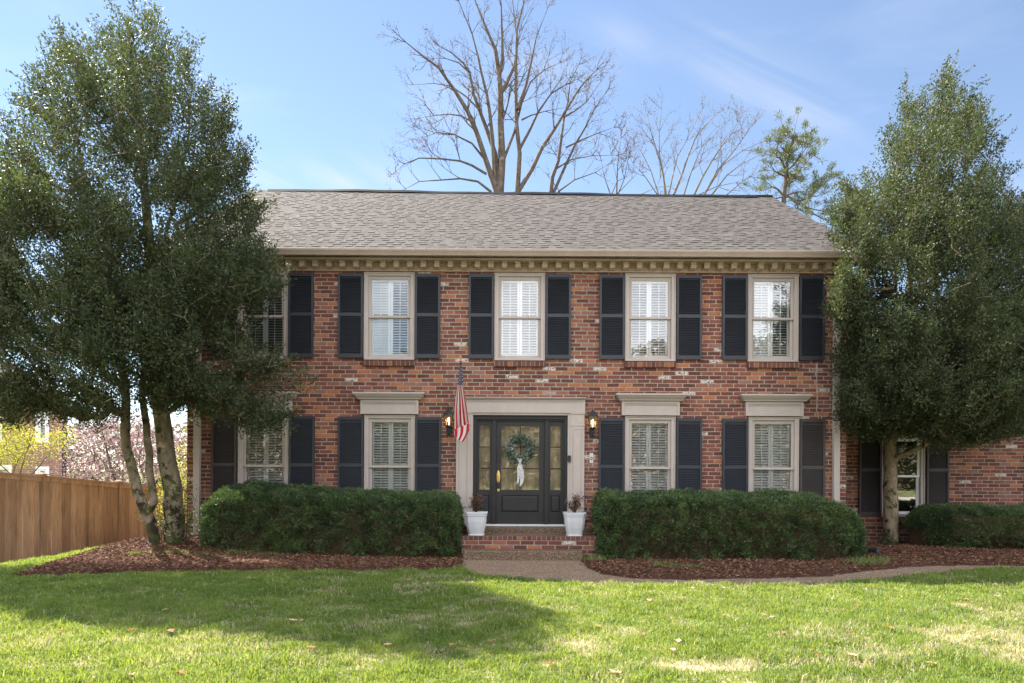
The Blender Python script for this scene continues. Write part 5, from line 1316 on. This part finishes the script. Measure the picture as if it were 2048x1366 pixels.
# ------------------------------------------------------------------ shrubs and small trees beyond the fence
def bush(name, lab, poly, Y, depth, n, per, rad_, L, W, mat, seed, base_px, bark, r0=.05, zb=None, cat='tree', stems=3, thr=.3):
    rg = np.random.default_rng(seed); b0 = P(*base_px, Y); z0 = zb if zb is not None else float(gz(b0.x, Y))
    t = thing(name, (b0.x, Y, z0), lab, cat); pts = crown_points(poly, Y, depth, n, seed, None, 1.2, thr); cz = pts[:, 2].mean(); tr = []
    for k in range(stems):
        a = 2 * math.pi * k / stems; ex = (poly[0][0] + poly[len(poly) // 2][0]) / 2
        q = pts[rg.integers(len(pts))]; tr.append(dict(pts=[(b0.x, Y, z0 - .05), (b0.x * .75 + q[0] * .25, Y * .75 + q[1] * .25, z0 * .45 + cz * .55), tuple(q)], r=(r0, r0 * .2)))
    A, par, rad, ends = grow(tr, pts, .006, .40, .35, .05, .6, seed); frusta('trunk', A, par, rad, M[bark], t, 5)
    lv, tn = clusters(ends, A, par, per, rad_, L, W, rg, rad_ * 1.2); np_mesh('crown', lv, 4, LF, tn, M[mat], t)
bush('cherry_tree', 'pink blossoming tree behind the fence left of the house', [(120, 850), (180, 835), (240, 830), (330, 845), (400, 850), (400, 990), (120, 990)], 11.0, 1.8, 420, 26, .24, .062, .05, 'blossom', 61, (250, 1010), 'bark_grey', .10, -1.2)
bush('spring_shrub', 'bright yellow green shrub in front of the neighbouring brick house', [(-60, 830), (20, 825), (60, 858), (110, 868), (132, 850), (150, 880), (120, 915), (60, 930), (0, 932), (-60, 940)], 5.5, 1.2, 190, 30, .13, .05, .028, 'lime', 62, (10, 1010), 'bark_pale', .05, -.9, 'shrub', 4)
bush('spring_shrub', 'yellow green thin shrub in the gap between fence and house corner', [(318, 880), (345, 850), (382, 860), (384, 1000), (360, 1060), (318, 1040)], 2.6, .7, 110, 22, .12, .045, .024, 'lime', 63, (350, 1080), 'bark_pale', .03, -.1, 'shrub', 4)
# holly shoots round the trunk
def shoots(lab, ctr, spread_x, spread_y, n, h, seed, mat='holly', per=9, loc=None):
    rg = np.random.default_rng(seed); t = thing('holly_shoots', ctr, lab, 'shrub'); mb = MB(); L_ = []
    for k in range(n):
        x = ctr[0] + rg.normal() * spread_x; y = ctr[1] + rg.normal() * spread_y; z = float(gz(x, y)); hh = h * rg.uniform(.35, 1.0); lean = rg.normal(size=2) * .12
        pts = [(x + lean[0] * f * hh, y + lean[1] * f * hh, z + hh * f) for f in np.linspace(0, 1, 6)]; mb.tube(pts, [.006, .005, .0045, .004, .003, .002], 4)
        for q in pts[1:]:
            for _ in range(per): L_.append(np.array(q) + rg.normal(size=3) * np.array([.035, .035, .045]))
    build('stem', mb, M['bark_dark'], t); C = np.array(L_); np_mesh('foliage', leaves(C, .05, .022, None, None, 1, .2, rg), 4, LF, np.clip(rg.normal(size=len(C)) * .2 + .6, 0, 1), M[mat], t)
gs = G(358, 1086)
shoots('young leafy shoots around the foot of the thick left holly trunk', (gs.x, gs.y - .1, gs.z), .20, .16, 34, 1.15, 71)
gs = G(1770, 1095)
shoots('small leafy shoots at the foot of the pale right holly trunk', (gs.x, gs.y - .12, gs.z), .08, .08, 9, .28, 72)

# ------------------------------------------------------------------ small things on the ground
def tuft(px, py, w, h, lab, seed, mat='tuft', n=90):
    g = G(px, py); rg = np.random.default_rng(seed); c = np.array([g.x, g.y, 0]) + rg.normal(size=(n, 3)) * np.array([w / 2.4, w / 4, 0]); c[:, 2] = gz(c[:, 0], c[:, 1]) + .03
    a = rg.uniform(0, 2 * np.pi, n); d = np.stack([np.cos(a) * .7, np.sin(a) * .7, np.ones(n)], 1)
    o = np_mesh('grass_tuft', leaves(c, h, .008, None, d, .15, .1, rg), 4, LF, rg.random(n), M[mat], None, (g.x, g.y, g.z)); props(o, lab, 'grass tuft', 'grass tufts in the mulch beds')
for k, (px, py, w, h, lab) in enumerate([
    (265, 1114, .28, .07, 'low grass tuft in the mulch left of the holly trunks'), (318, 1112, .34, .08, 'wide grass tuft in the mulch just below the holly trunks'), (362, 1111, .2, .07, 'bright small grass tuft below the thick holly trunk'),
    (412, 1113, .22, .07, 'shaded grass tuft in the mulch between the holly and the hedge'), (467, 1112, .3, .10, 'bright yellow green tuft at the left foot of the left hedge'), (535, 1113, .3, .07, 'thin tuft in the mulch before the left part of the left hedge'), (690, 1114, .25, .06, 'thin tuft in the mulch before the middle of the left hedge'),
    (1190, 1127, .32, .14, 'pale green tuft beside the right end of the pebble step'), (1330, 1138, .28, .12, 'broad green tuft in the mulch before the right hedge'), (1382, 1140, .3, .08, 'small tuft right of the broad one before the right hedge'), (1730, 1135, .40, .18, 'blue green leafy tuft in front of the black drain pipe'), (1762, 1124, .3, .10, 'thin brownish green tuft right of the black drain pipe')]):
    tuft(px, py, w, h, lab, 80 + k, n=(420 if k == 8 else 170) if w > .35 else 100)
# drain pipe
g0 = G(1690, 1103); g1 = G(1756, 1112)
mb = MB(); a = Vector((g0.x, g0.y + .15, g0.z + .10)); b_ = Vector((g1.x, g1.y, g1.z + .09)); pts = []; rd = []
for i in range(41):
    f = i / 40; p = a.lerp(b_, f); p.z -= .03 * math.sin(math.pi * f) ; pts.append(p); rd.append(.058 + .006 * (i % 2))
pts += [pts[-1] + Vector((.002, 0, 0)), pts[-5]]; rd += [.046, .044]
mb.tube(pts, rd, 14, cap=False); o = build('drain_pipe', mb, M['pipe'], None, tuple(b_)); props(o, 'black corrugated drain pipe lying open on the mulch by the right hedge', 'pipe')
mb = MB(); h0 = G(1712, 1088); pts = []
for i in range(60):
    f = i / 59; th = f * 12; pts.append((h0.x + .30 * f * 1.9 + .10 * math.sin(th), h0.y + .15 + .12 * math.cos(th), float(gz(h0.x + .3, h0.y)) + .05 + .07 * (math.sin(th * .9) * .5 + .5)))
mb.tube(pts, .011, 6); o = build('garden_hose', mb, M['pipe'], None, tuple(pts[0])); props(o, 'thin black hose coiled loosely against the brick by the right holly', 'hose')
# fallen leaves
def fallen(px, py, size, kind, seed, nth, curl=.3):
    g = G(px, py); rg = random.Random(seed); n = 10; mb = MB(); rot = rg.uniform(0, 6.28); rim = []
    for i in range(n * 2):
        th = math.pi * i / n; r = size * (.5 if i % 2 == 0 else .30) * rg.uniform(.8, 1.15) * (1.15 if abs(math.cos(th)) > .7 else .8)
        u, v = r * math.cos(th), r * math.sin(th); rim.append((g.x + u * math.cos(rot) - v * math.sin(rot), g.y + u * math.sin(rot) + v * math.cos(rot), g.z + .045 + curl * abs(v) * 1.1 + rg.uniform(0, .010)))
    c0 = (g.x, g.y, g.z + .045); N_ = len(rim)
    mb.add([c0] + rim, [(0, i + 1, (i + 1) % N_ + 1) for i in range(N_)], {'pale': .85, 'tan': .5, 'rust': .08}[kind])
    mb.tube([c0, (g.x + size * .7 * math.cos(rot), g.y + size * .7 * math.sin(rot), g.z + .05)], .002, 4, tone=.3)
    look = {'pale': 'pale bleached', 'tan': 'tan brown', 'rust': 'rusty orange'}[kind]
    lab = '%s dry leaf on the lawn, %s of the %s ones from the left' % (look, ORD[nth], kind if kind != 'rust' else 'rusty')
    o = build('fallen_leaf', mb, M['dry'], None, (g.x, g.y, g.z)); props(o, lab, 'leaf', {'pale': 'pale fallen leaves on the lawn', 'tan': 'tan fallen leaves on the lawn', 'rust': 'rusty fallen leaves on the lawn'}[kind])
LEAVES = [(340, 1272, .14, 'tan'), (262, 1270, .11, 'rust'), (330, 1228, .09, 'tan'), (585, 1250, .12, 'pale'), (602, 1250, .08, 'tan'), (622, 1306, .12, 'tan'), (498, 1162, .08, 'pale'), (817, 1166, .07, 'pale'), (1355, 1292, .13, 'pale'), (1345, 1310, .10, 'pale'), (1298, 1208, .12, 'pale'), (1780, 1265, .11, 'rust'), (1545, 1243, .10, 'pale'), (1715, 1219, .09, 'tan'),
          (1932, 1206, .10, 'tan'), (1701, 1274, .08, 'rust'), (1565, 1275, .12, 'rust'), (1285, 1278, .09, 'rust'), (1706, 1322, .11, 'pale'), (1384, 1183, .10, 'pale'), (360, 1358, .13, 'rust'), (262, 1362, .10, 'pale'), (1100, 1338, .10, 'rust'), (985, 1292, .09, 'tan'), (1232, 1358, .14, 'pale'), (775, 1300, .09, 'pale'), (905, 1300, .10, 'tan'), (640, 1188, .08, 'tan'), (1446, 1183, .07, 'pale'), (1637, 1323, .09, 'rust'), (122, 1271, .09, 'rust'), (1990, 1290, .09, 'tan'), (1862, 1338, .10, 'tan'), (1195, 1262, .09, 'tan')]
ORD = 'first second third fourth fifth sixth seventh eighth ninth tenth eleventh twelfth thirteenth fourteenth fifteenth'.split()
cnt_ = {}
for k, (px, py, s, kd) in enumerate(sorted(LEAVES)): cnt_[kd] = cnt_.get(kd, -1) + 1; fallen(px, py, s * .8, kd, 200 + k, cnt_[kd])

# ------------------------------------------------------------------ unseen bank added to keep bright sky out of the pane reflections
bX, bY = np.meshgrid(np.linspace(-110, 110, 45), np.linspace(-100, -46, 18), indexing='ij')
bank = grid_mesh('backing_bank', bX, bY, -1.0 + 11.5 * ss((-46 - bY) / 22.0) + 1.5 * np.sin(bX * .11) * ss((-50 - bY) / 20.0), M['bank']); props(bank, 'unseen bank added behind the wood to block bright sky in the panes')
# ------------------------------------------------------------------ wood across the street (seen in the window panes)
def wood():
    rg = np.random.default_rng(91); N = 120000; X = rg.uniform(-42, 42, N); Y = rg.uniform(-56, -46, N)
    top = 8 + 6 * vnoise(X, Y * .3, .12, 4) + 2 * vnoise(X, Y, .5, 5); Z = rg.random(N) ** .8 * top
    v = leaves(np.stack([X, Y, Z], 1), .40, .22, None, None, 1, .2, rg)
    o = np_mesh('woodland', v, 4, LF, np.clip(vnoise(X, Y, .15, 6) * .9 + rg.normal(size=N) * .15, 0, 1), M['wood_far']); props(o, 'brown and green wood across the street facing the house', kind='stuff')
M['wood_far'] = make_leaf('far_wood', [(0, (.07, .09, .04)), (.35, (.14, .12, .08)), (.7, (.24, .20, .15)), (1, (.34, .29, .22))], .9, .1, (.3, .2, .1), .1)
wood()
def far_wood():
    rg = np.random.default_rng(95); N = 42000; X = rg.uniform(-95, 60, N); Y = rg.uniform(58, 72, N)
    top = 4.2 + 2.6 * vnoise(X, Y * .3, .16, 14) + 1.0 * vnoise(X, Y, .7, 5); Z = -4 + rg.random(N) ** .8 * (top + 4)
    o = np_mesh('woodland', leaves(np.stack([X, Y, Z], 1), .55, .32, None, None, 1, .2, rg), 4, LF, rg.random(N), M['wood_far']); props(o, 'low greyish brown wood on the horizon behind the fence', kind='stuff')
far_wood()
print('grass blades', NG)
